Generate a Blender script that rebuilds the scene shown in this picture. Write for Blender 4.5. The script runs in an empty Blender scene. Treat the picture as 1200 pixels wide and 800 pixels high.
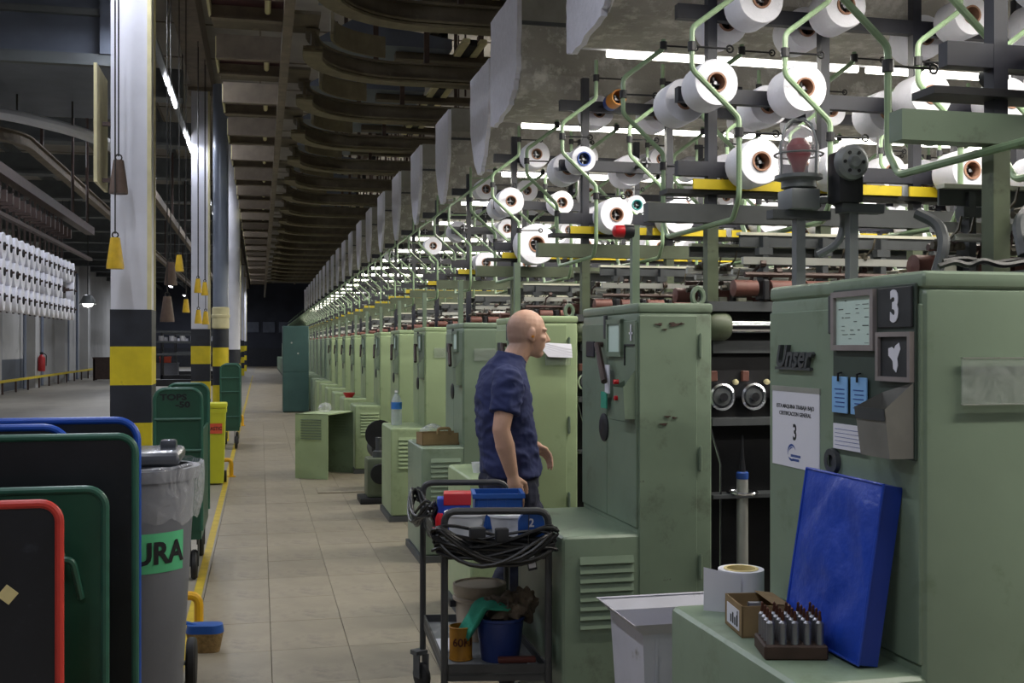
import bpy, bmesh, math, random
from mathutils import Vector, Matrix, noise
R = math.radians
rnd = random.Random(7)
scene = bpy.context.scene
col = scene.collection

# ---------------------------------------------------------------- camera
H = 1.58                      # camera height
TH = math.atan(295 / 1280)    # the camera looks this far to the right of the aisle
SN, CS = math.sin(TH), math.cos(TH)
F = 1280.0
cam_d = bpy.data.cameras.new('camera')
cam = bpy.data.objects.new('camera', cam_d)
col.objects.link(cam)
cam.location = (0, 0, H)
cam.rotation_euler = (R(90), 0, -TH)
cam_d.sensor_width = 36
cam_d.lens = 36 * F / 1200
cam_d.shift_y = 5 / 1200
cam_d.clip_end = 300
scene.camera = cam

# ---------------------------------------------------------------- world, exposure
world = bpy.data.worlds.new('world')
scene.world = world
world.use_nodes = True
world.node_tree.nodes['Background'].inputs[0].default_value = (.75, .8, 1, 1)
world.node_tree.nodes['Background'].inputs[1].default_value = .1
scene.view_settings.view_transform = 'Standard'
scene.view_settings.look = 'None'
scene.view_settings.gamma = 1
scene.view_settings.use_curve_mapping = False
scene.view_settings.exposure = 0.0

def area_light(name, loc, sx, sy, power, color, rot=(0, 0, 0)):
    ld = bpy.data.lights.new(name, 'AREA')
    ld.shape = 'RECTANGLE'; ld.size = sx; ld.size_y = sy
    ld.energy = power; ld.color = color
    o = bpy.data.objects.new(name, ld)
    col.objects.link(o); o.location = loc; o.rotation_euler = rot
    return o
WARM = (1, .95, .86)
COOL = (.86, .9, 1)
HOOD_POWER = 155
AISLE_POWER = 52
HALL_FILL_POWER = 140
CEILING_FILL_POWER = 12

# ---------------------------------------------------------------- picture helpers (real depths)
def P(px, py, d):
    u = (px - 600) / F * d
    return Vector((u * CS + d * SN, -u * SN + d * CS, H - (py - 405) / F * d))
def XatY(px, Y):
    a = (px - 305) * CS / F
    return a * Y * CS / (1 - a * SN)
def YatX(px, X):
    return (X * F / (CS * (px - 305)) - X * SN) / CS
def S(hexs):
    o = []
    for i in (0, 2, 4):
        v = int(hexs[i:i + 2], 16) / 255
        o.append(v / 12.92 if v <= .04045 else ((v + .055) / 1.055) ** 2.4)
    return (*o, 1)

# ---------------------------------------------------------------- materials
def mat(name, hexs, rough=.5, metal=0, var=.12, scale=6, bump=0, bscale=60, dirt=None, dscale=3, dlow=.58, spec=.5, rndvar=0, chips=None, cscale=16, clow=.68):
    m = bpy.data.materials.new(name); m.use_nodes = True
    nt = m.node_tree; bs = nt.nodes['Principled BSDF']
    c = S(hexs)
    bs.inputs['Roughness'].default_value = rough
    bs.inputs['Metallic'].default_value = metal
    bs.inputs['Specular IOR Level'].default_value = spec
    tc = nt.nodes.new('ShaderNodeTexCoord')
    src = tc.outputs['Object']
    no = nt.nodes.new('ShaderNodeTexNoise'); no.inputs['Scale'].default_value = scale
    no.inputs['Detail'].default_value = 5
    nt.links.new(src, no.inputs['Vector'])
    ramp = nt.nodes.new('ShaderNodeValToRGB')
    ramp.color_ramp.elements[0].position = .3; ramp.color_ramp.elements[1].position = .7
    ramp.color_ramp.elements[0].color = tuple(v * (1 - var) for v in c[:3]) + (1,)
    ramp.color_ramp.elements[1].color = tuple(min(1, v * (1 + var)) for v in c[:3]) + (1,)
    nt.links.new(no.outputs['Fac'], ramp.inputs['Fac'])
    out = ramp.outputs['Color']
    if dirt:
        n2 = nt.nodes.new('ShaderNodeTexNoise'); n2.inputs['Scale'].default_value = dscale
        n2.inputs['Detail'].default_value = 8; n2.inputs['Roughness'].default_value = .7
        nt.links.new(src, n2.inputs['Vector'])
        r2 = nt.nodes.new('ShaderNodeValToRGB')
        r2.color_ramp.elements[0].position = dlow; r2.color_ramp.elements[1].position = dlow + .12
        nt.links.new(n2.outputs['Fac'], r2.inputs['Fac'])
        mx = nt.nodes.new('ShaderNodeMix'); mx.data_type = 'RGBA'
        nt.links.new(r2.outputs['Color'], mx.inputs['Factor'])
        nt.links.new(out, mx.inputs['A']); mx.inputs['B'].default_value = S(dirt)
        out = mx.outputs['Result']
    if chips:
        n4 = nt.nodes.new('ShaderNodeTexNoise'); n4.inputs['Scale'].default_value = cscale
        n4.inputs['Detail'].default_value = 10; n4.inputs['Roughness'].default_value = .75
        nt.links.new(src, n4.inputs['Vector'])
        r4 = nt.nodes.new('ShaderNodeValToRGB')
        r4.color_ramp.elements[0].position = clow; r4.color_ramp.elements[1].position = clow + .04
        nt.links.new(n4.outputs['Fac'], r4.inputs['Fac'])
        m4 = nt.nodes.new('ShaderNodeMix'); m4.data_type = 'RGBA'
        nt.links.new(r4.outputs['Color'], m4.inputs['Factor'])
        nt.links.new(out, m4.inputs['A']); m4.inputs['B'].default_value = S(chips)
        out = m4.outputs['Result']
    if rndvar:
        oi = nt.nodes.new('ShaderNodeObjectInfo')
        mp = nt.nodes.new('ShaderNodeMapRange')
        mp.inputs['To Min'].default_value = 1 - rndvar; mp.inputs['To Max'].default_value = 1 + rndvar
        nt.links.new(oi.outputs['Random'], mp.inputs['Value'])
        hs = nt.nodes.new('ShaderNodeHueSaturation')
        nt.links.new(mp.outputs['Result'], hs.inputs['Value']); nt.links.new(out, hs.inputs['Color'])
        out = hs.outputs['Color']
    nt.links.new(out, bs.inputs['Base Color'])
    if bump:
        n3 = nt.nodes.new('ShaderNodeTexNoise'); n3.inputs['Scale'].default_value = bscale
        n3.inputs['Detail'].default_value = 4
        nt.links.new(src, n3.inputs['Vector'])
        bp = nt.nodes.new('ShaderNodeBump'); bp.inputs['Strength'].default_value = bump
        bp.inputs['Distance'].default_value = .01
        nt.links.new(n3.outputs['Fac'], bp.inputs['Height'])
        nt.links.new(bp.outputs['Normal'], bs.inputs['Normal'])
    return m
def glow(name, color, strength):
    m = bpy.data.materials.new(name); m.use_nodes = True
    nt = m.node_tree; bs = nt.nodes['Principled BSDF']
    bs.inputs['Base Color'].default_value = (.9, .9, .9, 1)
    bs.inputs['Emission Color'].default_value = (*color, 1)
    bs.inputs['Emission Strength'].default_value = strength
    return m
def clear(name, color, alpha=.25, rough=.12, bump=0, bscale=20):
    m = bpy.data.materials.new(name); m.use_nodes = True
    nt = m.node_tree; bs = nt.nodes['Principled BSDF']; out = nt.nodes['Material Output']
    bs.inputs['Base Color'].default_value = (*color, 1)
    bs.inputs['Roughness'].default_value = rough
    bs.inputs['Specular IOR Level'].default_value = 1
    tr = nt.nodes.new('ShaderNodeBsdfTransparent')
    lw = nt.nodes.new('ShaderNodeLayerWeight'); lw.inputs['Blend'].default_value = .35
    mr = nt.nodes.new('ShaderNodeMapRange'); mr.inputs['To Min'].default_value = alpha; mr.inputs['To Max'].default_value = min(1, alpha + .55)
    nt.links.new(lw.outputs['Facing'], mr.inputs['Value'])
    mx = nt.nodes.new('ShaderNodeMixShader')
    nt.links.new(mr.outputs['Result'], mx.inputs['Fac'])
    nt.links.new(tr.outputs['BSDF'], mx.inputs[1]); nt.links.new(bs.outputs['BSDF'], mx.inputs[2])
    nt.links.new(mx.outputs['Shader'], out.inputs['Surface'])
    if bump:
        tc = nt.nodes.new('ShaderNodeTexCoord')
        n3 = nt.nodes.new('ShaderNodeTexNoise'); n3.inputs['Scale'].default_value = bscale; n3.inputs['Detail'].default_value = 6
        n3.inputs['Distortion'].default_value = 1.5
        nt.links.new(tc.outputs['Object'], n3.inputs['Vector'])
        bp = nt.nodes.new('ShaderNodeBump'); bp.inputs['Strength'].default_value = bump; bp.inputs['Distance'].default_value = .03
        nt.links.new(n3.outputs['Fac'], bp.inputs['Height'])
        nt.links.new(bp.outputs['Normal'], bs.inputs['Normal']); nt.links.new(bp.outputs['Normal'], lw.inputs['Normal'])
    return m

M = {}
M['paint'] = mat('green machine paint', '7b8c78', .38, 0, .08, 3, .08, 12, '6b7b64', 4, .56, chips='45443a', cscale=9)
M['paint_dark'] = mat('worn green machine paint', '6e7e6b', .42, 0, .1, 4, .08, 12, '5c6656', 5, .56, chips='3c3a30', cscale=8, clow=.66)
M['paint_lit'] = mat('lit green machine paint', '98aa82', .4, 0, .08, 3, .08, 12, '869772', 4, .56, chips='55563f', cscale=9)  # lighter, yellower copy with the hood light put into the colour
M['tube_green'] = mat('green tube enamel', '7d9474', .35, 0, .12, 12, 0, 60, '4c5a40', 14, .62)
M['olive'] = mat('olive green steel', '565f4a', .5, 0, .2, 8, 0, 60, '3c4230', 9, .58)
M['navy'] = mat('dark navy steel', '22242f', .45, 0, .2, 9)
M['iron'] = mat('black machine iron', '1d1d20', .5, .2, .25, 12)
M['grey_steel'] = mat('dull grey steel', '74787a', .45, .3, .12, 8, .05, 30, '4c4c48', 8, .62)
M['dark_grey'] = mat('dark grey steel', '4a4d4f', .5, .2, .15, 8)
M['chrome'] = mat('polished steel', 'd6d8de', .16, 1, .04, 10)
M['alu'] = mat('pale aluminium', 'b9bab4', .38, .6, .08, 10, 0, 60, '8a867a', 12, .62)
M['rail_white'] = mat('pale enamelled rail', 'c9c8b6', .42, 0, .08, 10, 0, 60, '8a8268', 14, .62)
M['rust_red'] = mat('red brown roller cover', '633d34', .6, 0, .18, 20)
M['dirty_deck'] = mat('oily brown green lever steel', '4b4538', .5, .2, .3, 30)
M['brown'] = mat('brown oily steel', '463631', .5, .2, .2, 12)
M['yellow'] = mat('yellow enamel', 'c9b21c', .5, 0, .1, 10, 0, 60, '7d7426', 12, .64)
M['yarn'] = mat('white yarn', 'e8e8f2', .8, 0, .03, 30, .25, 140)
M['core'] = mat('cardboard core', '9a7460', .8, 0, .12, 30)
M['core_orange'] = mat('orange plastic core', 'd78a26', .4, 0, .05)
M['core_blue'] = mat('blue plastic core', '2b4d96', .4, 0, .05)
M['core_teal'] = mat('teal plastic core', '2c8a8a', .4, 0, .05)
M['lint'] = mat('lint covered sheet metal', '9d9a93', .9, 0, .22, 3, .5, 90, 'c2c0ba', 9, .5)
M['fibre'] = mat('pale fibre board', 'dcdce8', .9, 0, .05, 25, .5, 90, 'b4b4be', 30, .62)
M['hood_band'] = mat('grey sheet metal band', '8d8b84', .6, .2, .15, 8)
M['track'] = mat('dusty olive brown track', '5c5344', .75, 0, .22, 6, .2, 30, '776c58', 8, .6)
M['track_edge'] = mat('dusty pale track edge', '6e654f', .8, 0, .2, 8, .2, 30)
M['maroon'] = mat('dark maroon panel', '43262a', .7, 0, .25, 6)
M['dusty_beam'] = mat('dusty beige brown beam', '74695c', .75, 0, .2, 7, .2, 30, '4e443a', 6, .6)
M['ceiling'] = mat('pale dusty ceiling panel', '97928a', .9, 0, .12, 2)
M['joist'] = mat('grey painted joist', '5c6062', .7, 0, .15, 4)
M['duct'] = mat('blue grey duct metal', '5d6370', .5, .2, .16, 3, 0, 60, '747a86', 4, .62)
M['white_paint'] = mat('chipped white column paint', 'cfcfd8', .5, 0, .05, 5, .05, 30, '8a6a50', 20, .7)
M['cream'] = mat('cream painted edge', 'cfc69a', .5, 0, .1, 9, 0, 60, '8a6f48', 18, .64)
M['stripe_yellow'] = mat('hazard yellow paint', 'd0bb1c', .5, 0, .1, 8, .05, 30, '8a7d22', 12, .66)
M['stripe_black'] = mat('hazard black paint', '20232c', .55, 0, .25, 8, .05, 30, '3c3f48', 14, .66)
M['pipe_grey'] = mat('grey pipe paint', '7a8292', .35, .1, .06, 5)
M['wall_white'] = mat('whitewashed wall', 'a9a8a6', .85, 0, .1, 1, 0, 60, '8d8b88', 1.2, .6)
M['wall_grey'] = mat('grey painted dado', '50555c', .8, 0, .1, 2)
M['wall_dark'] = mat('dark end wall', '3a3d48', .8, 0, .15, 1)
M['concrete'] = mat('worn concrete floor', '8b867c', .5, 0, .14, 1.2, .05, 40, '706b62', 1.5, .58)
M['grout'] = mat('dark joint grout', '6f685d', .9, 0, .15, 6)
M['tile'] = mat('worn terrazzo tile', '8e8573', .45, 0, .14, 4, .08, 40, '766e62', 2.6, .54, rndvar=.06, chips='5c544a', cscale=22, clow=.7)
M['line_yellow'] = mat('worn yellow floor paint', 'b8a02c', .6, 0, .18, 8, 0, 60, '8e8058', 10, .58)
M['black_panel'] = mat('scuffed black panel', '191a20', .38, 0, .3, 5, .05, 30, '2c2e36', 9, .6)
M['green_panel'] = mat('dark green panel', '1f4a38', .42, 0, .14, 5, .05, 30, '17382b', 6, .6)
M['green_rim'] = mat('dark green tube', '2c5a4a', .4, 0, .15, 9, 0, 60, '6d8a80', 30, .68)
M['blue_rim'] = mat('bright blue tube', '1c4aa8', .4, 0, .1, 9)
M['red_rim'] = mat('red tube', 'c23a30', .42, 0, .1, 9)
M['rubber'] = mat('black rubber', '17171a', .6, 0, .2, 20)
M['bin_grey'] = mat('grey bin plastic', '6b6d75', .5, 0, .08, 4, .05, 30, '585a62', 5, .62)
M['lid_grey'] = mat('glossy dark lid', '4b4e56', .22, 0, .08, 6)
M['bag'] = clear('clear plastic bag', (.85, .86, .92), .06, .1, 1, 9)
M['label_green'] = mat('green label card', '56b884', .6, 0, .06, 12)
M['ink'] = mat('black ink', '14161a', .7, 0, .1)
M['bin_yellow'] = mat('lime yellow plastic', 'c9cc2e', .45, 0, .06, 5)
M['label_orange'] = mat('orange label card', 'd9573a', .6, 0, .05)
M['yellow_tube'] = mat('yellow guard tube', 'd9a514', .42, 0, .1, 9, 0, 60, '8a6a20', 16, .66)
M['blue_plastic'] = mat('blue plastic', '1d4f9c', .4, 0, .1, 9, 0, 60, '173e7c', 9, .6)
M['deep_blue'] = mat('deep blue bucket plastic', '1d2f66', .45, 0, .1, 9)
M['bristle'] = mat('straw bristle', '8a7148', .9, 0, .3, 40, .5, 120)
M['vinyl'] = mat('blue vinyl', '2546ae', .3, 0, .1, 8, .9, 12)
M['vinyl_side'] = mat('blue vinyl seam', '1a3690', .4, 0, .08, 8, .2, 14)
M['paper'] = mat('white paper', 'd9d9e2', .7, 0, .02, 10)
M['paper_green'] = mat('pale green form paper', 'c2d6cc', .7, 0, .03, 10)
M['paper_blue'] = mat('blue tag card', '7fb0e0', .6, 0, .04, 10)
M['kraft'] = mat('brown cardboard', '8a7350', .85, 0, .12, 15)
M['cream_card'] = mat('cream cardboard ring', 'd9c890', .8, 0, .06, 20)
M['board_green'] = mat('dark green board', '38443c', .5, 0, .12, 8)
M['board_black'] = mat('worn black plate', '2c2e30', .5, 0, .3, 18, 0, 60, 'a9aaae', 12, .68)
M['frame_steel'] = mat('worn frame metal', '98908e', .45, .4, .12, 12)
M['pocket_grey'] = mat('brushed grey pocket', '85847f', .42, .3, .12, 9, 0, 60, '55534e', 9, .62)
M['white_enamel'] = mat('stained white enamel', 'b6b6c0', .5, 0, .08, 6, .05, 30, '7d7a74', 9, .62)
M['wood_dark'] = mat('oily dark wood', '3f2d24', .6, 0, .25, 14)
M['pin_metal'] = mat('worn pin metal', '8f9096', .35, .8, .1, 30)
M['copper'] = mat('copper tip', '5c3a2c', .4, .6, .15, 30)
M['glass_clear'] = clear('clear lamp globe', (.9, .9, .92), .1, .06)
M['lamp_red'] = mat('dark red lamp bulb', '7d1a28', .3, 0, .1)
M['lamp_red2'] = mat('red lamp cap', 'c01824', .3, 0, .1)
M['black_plastic'] = mat('black plastic', '1c1d22', .45, 0, .1)
M['hose'] = mat('grey ribbed hose', '6b6e70', .55, 0, .1)
M['plastic_pocket'] = clear('clear document pocket', (.7, .76, .72), .12, .2, .4, 8)
M['bottle'] = clear('water bottle plastic', (.8, .88, .95), .3, .1, .3, 20)
M['bottle_cap'] = mat('blue bottle label', '3a78c8', .4, 0, .05)
M['cart_steel'] = mat('dark grey cart paint', '3a3b3d', .45, .2, .18, 14, 0, 60, '5a5650', 18, .66)
M['cable'] = mat('black cable rubber', '121214', .38, 0, .1)
M['red_card'] = mat('red carton', 'b01c2a', .45, 0, .06)
M['blue_card'] = mat('blue carton', '2b4fc0', .45, 0, .06)
M['white_plastic'] = mat('white plastic', 'eaeaee', .45, 0, .04)
M['bucket_white'] = mat('dirty white bucket', 'aca08f', .5, 0, .08, 6, 0, 60, '8a7d68', 7, .6)
M['rag_green'] = mat('green rag', '2c8a72', .85, 0, .12, 14, .3, 50)
M['rag_grey'] = mat('oily grey rag', '5c5044', .9, 0, .4, 16, .4, 60, '8a8070', 14, .56)
M['can_rust'] = mat('rusty yellow can', '9a6a1c', .5, .1, .22, 12, 0, 60, '6a4316', 9, .58)
M['brush_red'] = mat('brown brush wood', '57291f', .6, 0, .2, 20)
M['skin'] = mat('skin', 'c89e88', .5, 0, .07, 14, .08, 90)
def add_stubble(m, centre, rad):
    nt = m.node_tree; bs = nt.nodes['Principled BSDF']
    lk = bs.inputs['Base Color'].links[0]; src = lk.from_socket
    tc = nt.nodes.new('ShaderNodeTexCoord')
    dist = nt.nodes.new('ShaderNodeVectorMath'); dist.operation = 'DISTANCE'; dist.inputs[1].default_value = centre
    nt.links.new(tc.outputs['Object'], dist.inputs[0])
    mr = nt.nodes.new('ShaderNodeMapRange'); mr.inputs['From Min'].default_value = rad*.6; mr.inputs['From Max'].default_value = rad
    mr.inputs['To Min'].default_value = .6; mr.inputs['To Max'].default_value = 0
    nt.links.new(dist.outputs['Value'], mr.inputs['Value'])
    mx = nt.nodes.new('ShaderNodeMix'); mx.data_type = 'RGBA'; mx.inputs['B'].default_value = S('7a6862')
    nt.links.new(mr.outputs['Result'], mx.inputs['Factor']); nt.links.new(src, mx.inputs['A'])
    nt.links.new(mx.outputs['Result'], bs.inputs['Base Color'])
M['scalp'] = mat('shaved scalp stubble', '9a7768', .55, 0, .1, 30, .08, 120)
add_stubble(M['skin'], (.02, 0, 1.64), .105)
M['shirt'] = mat('navy cotton', '232c58', .85, 0, .12, 9, .35, 16)
M['trouser'] = mat('dark navy work cloth', '1b1f36', .8, 0, .12, 9, .35, 14)
M['shoe'] = mat('black shoe leather', '15151a', .5, 0, .1)
M['teal'] = mat('teal locker paint', '3d5f5c', .45, 0, .08, 3, .05, 25, '2f4c4a', 4, .62)
M['ext_red'] = mat('extinguisher red', 'a01c20', .35, 0, .05)
M['weight_yellow'] = mat('yellow pull weight', 'c9a416', .5, 0, .12, 20, 0, 60, '8a6a20', 26, .62)
M['weight_brown'] = mat('brown pull weight', '5c4a40', .6, 0, .12, 20)
M['cord'] = mat('thin dark cord', '2c2a28', .7, 0, .05)
M['glow_warm'] = glow('lit fluorescent tube', (1, .95, .84), 9)
M['glow_cool'] = glow('lit cool fluorescent tube', (.9, .92, 1), 14)
M['glow_bulb'] = glow('lit lamp', (1, .97, .9), 12)

# ---------------------------------------------------------------- mesh helpers
class MB:
    def __init__(s): s.v = []; s.f = []
    def add(s, vs, fs):
        n = len(s.v); s.v += [tuple(v) for v in vs]; s.f += [tuple(i + n for i in f) for f in fs]; return s
    def box(s, x0, x1, y0, y1, z0, z1):
        return s.add([(x0, y0, z0), (x1, y0, z0), (x1, y1, z0), (x0, y1, z0), (x0, y0, z1), (x1, y0, z1), (x1, y1, z1), (x0, y1, z1)],
                     [(0, 3, 2, 1), (4, 5, 6, 7), (0, 1, 5, 4), (1, 2, 6, 5), (2, 3, 7, 6), (3, 0, 4, 7)])
    def cbox(s, c, d): return s.box(c[0]-d[0]/2, c[0]+d[0]/2, c[1]-d[1]/2, c[1]+d[1]/2, c[2]-d[2]/2, c[2]+d[2]/2)
    def bbox(s, x0, x1, y0, y1, z0, z1, b=.01, seg=2):
        bm = bmesh.new()
        t = MB().box(x0, x1, y0, y1, z0, z1)
        vs = [bm.verts.new(v) for v in t.v]
        for f in t.f: bm.faces.new([vs[i] for i in f])
        bmesh.ops.bevel(bm, geom=bm.edges[:], offset=b, segments=seg, affect='EDGES', profile=.6)
        bm.verts.index_update()
        s.add([v.co for v in bm.verts], [[v.index for v in f.verts] for f in bm.faces]); bm.free(); return s
    def tube(s, pts, r, n=8, cap=True, closed=False):
        pts = [Vector(p) for p in pts]; N = len(pts); rs = r if isinstance(r, (list, tuple)) else [r] * N
        vs = []; fs = []
        prev = None
        for i, p in enumerate(pts):
            if closed: t = pts[(i+1) % N] - pts[i-1]
            else: t = pts[min(i+1, N-1)] - pts[max(i-1, 0)]
            t.normalize()
            if prev is None:
                a = Vector((0, 0, 1)) if abs(t.z) < .9 else Vector((0, 1, 0))
                u = t.cross(a).normalized()
            else:
                u = prev - t * prev.dot(t)
                u = u.normalized() if u.length > 1e-6 else t.orthogonal().normalized()
            prev = u; w = t.cross(u)
            for k in range(n):
                a = 2 * math.pi * k / n
                vs.append(p + (u * math.cos(a) + w * math.sin(a)) * rs[i])
        for i in range(N if closed else N - 1):
            for k in range(n):
                a = i * n + k; b = i * n + (k+1) % n; j = ((i+1) % N) * n
                fs.append((a, b, j + (k+1) % n, j + k))
        if cap and not closed:
            fs.append(tuple(range(n-1, -1, -1))); fs.append(tuple(range((N-1)*n, N*n)))
        return s.add(vs, fs)
    def lathe(s, prof, n=24, c=(0, 0, 0), axis='z', close=False):
        vs = []; fs = []; m = len(prof)
        for k in range(n):
            a = 2 * math.pi * k / n; ca, sa = math.cos(a), math.sin(a)
            for r, z in prof:
                if axis == 'z': q = (r*ca, r*sa, z)
                elif axis == 'y': q = (r*ca, z, -r*sa)
                else: q = (z, r*ca, r*sa)
                vs.append((q[0]+c[0], q[1]+c[1], q[2]+c[2]))
        for k in range(n):
            for i in range(m if close else m-1):
                a = k*m+i; b = ((k+1) % n)*m+i; j = (i+1) % m
                fs.append((a, b, ((k+1) % n)*m+j, k*m+j))
        return s.add(vs, fs)
    def prism(s, poly, a0, a1, axis='y'):
        n = len(poly); vs = []
        for a in (a0, a1):
            for p, q in poly:
                vs.append((p, a, q) if axis == 'y' else (a, p, q) if axis == 'x' else (p, q, a))
        fs = [tuple(range(n)), tuple(range(2*n-1, n-1, -1))]
        for i in range(n): fs.append((i, n+i, n+(i+1) % n, (i+1) % n))
        return s.add(vs, fs)
    def xf(s, mtx):
        s.v = [tuple(mtx @ Vector(v)) for v in s.v]; return s
    def mesh(s, name, m, smooth=True):
        me = bpy.data.meshes.new(name)
        me.from_pydata(s.v, [], s.f)
        bm = bmesh.new(); bm.from_mesh(me)
        bmesh.ops.recalc_face_normals(bm, faces=bm.faces[:])
        if smooth:
            for f in bm.faces: f.smooth = True
            for e in bm.edges:
                if len(e.link_faces) == 2 and e.calc_face_angle(0) > .6: e.smooth = False
        bm.to_mesh(me); bm.free()
        me.materials.append(m)
        return me
def link(name, me, parent=None, loc=(0, 0, 0), rot=(0, 0, 0)):
    o = bpy.data.objects.new(name, me); col.objects.link(o)
    o.parent = parent; o.location = loc; o.rotation_euler = rot
    return o
def obj(name, mb, m, parent=None, loc=(0, 0, 0), rot=(0, 0, 0), smooth=True, label=None, stuff=False):
    o = link(name, mb.mesh(name, m, smooth), parent, loc, rot)
    if label: o['label'] = label
    if stuff: o['kind'] = 'stuff'
    return o
def tag(o, label, cat, group=None, kind=None):
    o['label'] = label; o['category'] = cat
    if group: o['group'] = group
    if kind: o['kind'] = kind
    return o
def thing(name, label, cat, loc=(0, 0, 0), rz=0, group=None):
    o = bpy.data.objects.new(name, None); col.objects.link(o)
    o.empty_display_size = .05; o.location = loc; o.rotation_euler = (0, 0, rz)
    return tag(o, label, cat, group)
def struct(name, mb, m, parent=None, smooth=False):
    o = obj(name, mb, m, parent, smooth=smooth)
    if parent is None: o['kind'] = 'structure'
    return o
def copy_tree(o, parent=None):
    c = o.copy(); col.objects.link(c); c.parent = parent
    for ch in list(o.children): copy_tree(ch, c)
    return c
def pieces(name, me, locs, parent, single=True):
    """alike pieces: one object each, or one joined stuff part"""
    if single:
        return [link(name, me, parent, l) for l in locs]
    mb = MB(); vs = [v.co.copy() for v in me.vertices]; fs = [tuple(p.vertices) for p in me.polygons]
    for l in locs: mb.add([v + Vector(l) for v in vs], fs)
    o = obj(name, mb, me.materials[0], parent); o['kind'] = 'stuff'
    return [o]
def round_rect(x0, x1, z0, z1, r, n=6, bottom=True):
    pts = []
    cs = [(x1-r, z1-r, 0), (x0+r, z1-r, 90)]
    cs += [(x0+r, z0+r, 180), (x1-r, z0+r, 270)] if bottom else []
    for cx, cz, a0 in cs:
        for i in range(n+1):
            a = R(a0 + 90*i/n); pts.append((cx + r*math.cos(a), cz + r*math.sin(a)))
    if not bottom: pts += [(x0, z0), (x1, z0)]
    return pts
def fillet(pts, r=.04, n=4):
    pts = [Vector(p) for p in pts]; out = [pts[0]]
    for i in range(1, len(pts)-1):
        a, b, c = pts[i-1], pts[i], pts[i+1]
        d1 = (a-b); d2 = (c-b); q = min(r, d1.length*.45, d2.length*.45)
        p1 = b + d1.normalized()*q; p2 = b + d2.normalized()*q
        for k in range(n+1):
            t = k/n; out.append(p1*(1-t)**2 + b*2*t*(1-t) + p2*t*t)
    out.append(pts[-1]); return out
def text_mb(body, size, depth=.002, bold=0, shear=0, width=1):
    cu = bpy.data.curves.new('text', 'FONT'); cu.body = body; cu.size = size
    cu.extrude = depth/2; cu.offset = bold; cu.shear = shear; cu.align_x = 'CENTER'; cu.align_y = 'CENTER'
    cu.resolution_u = 3
    t = bpy.data.objects.new('text', cu); col.objects.link(t)
    dg = bpy.context.evaluated_depsgraph_get()
    me = bpy.data.meshes.new_from_object(t.evaluated_get(dg))
    mb = MB().add([(v.co.x*width, v.co.y, v.co.z) for v in me.vertices], [tuple(p.vertices) for p in me.polygons])
    bpy.data.objects.remove(t); bpy.data.curves.remove(cu); bpy.data.meshes.remove(me)
    return mb
FACE_AISLE = Matrix(((0, 0, -1, 0), (-1, 0, 0, 0), (0, 1, 0, 0), (0, 0, 0, 1)))   # text read from the aisle: x -> -Y, y -> Z, out -> -X
FACE_NEAR = Matrix(((1, 0, 0, 0), (0, 0, -1, 0), (0, 1, 0, 0), (0, 0, 0, 1)))      # text read from the near side: x -> X, y -> Z, out -> -Y
def T(x, y, z): return Matrix.Translation((x, y, z))

# ================================================================ STRUCTURE
struct('floor', MB().box(-8.7, 14, -4, 86, -.2, -.012), M['grout'])
fl = bpy.data.objects['floor']
obj('floor_slab', MB().box(-8.6, -.347, -3.9, 85.9, -.012, 0), M['concrete'], fl, smooth=False)
obj('aisle_paving', MB().box(-.345, 1.65, 23.2, 85.9, -.012, 0), M['tile'], fl, smooth=False)
obj('machine_hall_slab', MB().box(1.657, 13.9, -3.9, 85.9, -.012, 0), M['concrete'], fl, smooth=False)
obj('near_paving', MB().box(-.345, 1.65, -3.9, 2.2, -.012, 0), M['tile'], fl, smooth=False)
tm = MB().bbox(-.1988, .1988, -.2988, .2988, -.012, 0, .0015, 1).mesh('tile', M['tile'])
for i in range(5):
    for j in range(35):
        link('tile', tm, fl, (-.145 + .4*i, 2.5 + .6*j, rnd.uniform(-.0008, .0006)))
struct('trim_1', MB().box(-.415, -.362, -2, 60, .0005, .003), M['line_yellow'])
struct('ceiling', MB().box(-8.7, 14, -4, 86, 6.4, 6.6), M['ceiling'])
ce = bpy.data.objects['ceiling']
mb = MB()
for y in range(-3, 86, 2): mb.box(-8.6, 13.9, y-.015, y+.015, 6.385, 6.402)
for x in range(-8, 14, 2): mb.box(x-.015, x+.015, -3.9, 85.9, 6.385, 6.402)
obj('panel_seam', mb, M['dusty_beam'], ce, smooth=False, stuff=True)
struct('wall_left', MB().box(-8.8, -8.6, -4, 86, 0, 6.4), M['wall_white'])
wl = bpy.data.objects['wall_left']
obj('dado', MB().box(-8.6, -8.585, -4, 44, 0, 1.1), M['wall_grey'], wl, smooth=False)
for y in (38, 44.2, 50.5, 57):
    obj('pilaster', MB().box(-8.6, -8.2, y-.35, y+.35, 0, 6.4), M['wall_white'], wl, smooth=False)
for y in (39.3, 43.2, 46.5, 52.5, 55):
    obj('wall_pipe', MB().tube([(-8.45, y, 0), (-8.45, y, 5)], .06), M['pipe_grey'], wl)
struct('wall_right', MB().box(13.9, 14.1, -4, 86, 0, 6.4), M['wall_white'])
struct('wall_back', MB().box(-8.7, 14, -4.2, -4, 0, 6.4), M['wall_white'])
struct('wall_far', MB().box(-8.7, 14, 86, 86.2, 0, 6.4), M['wall_dark'])
wf = bpy.data.objects['wall_far']
obj('dado', MB().box(-8.6, 13.9, 85.9, 86, 0, 1.4), M['stripe_black'], wf, smooth=False)
for x in (-1, .2, 1.4):
    obj('window_pane', MB().box(x, x+.9, 85.88, 86, 2.6, 3.4), M['duct'], wf, smooth=False)
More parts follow.
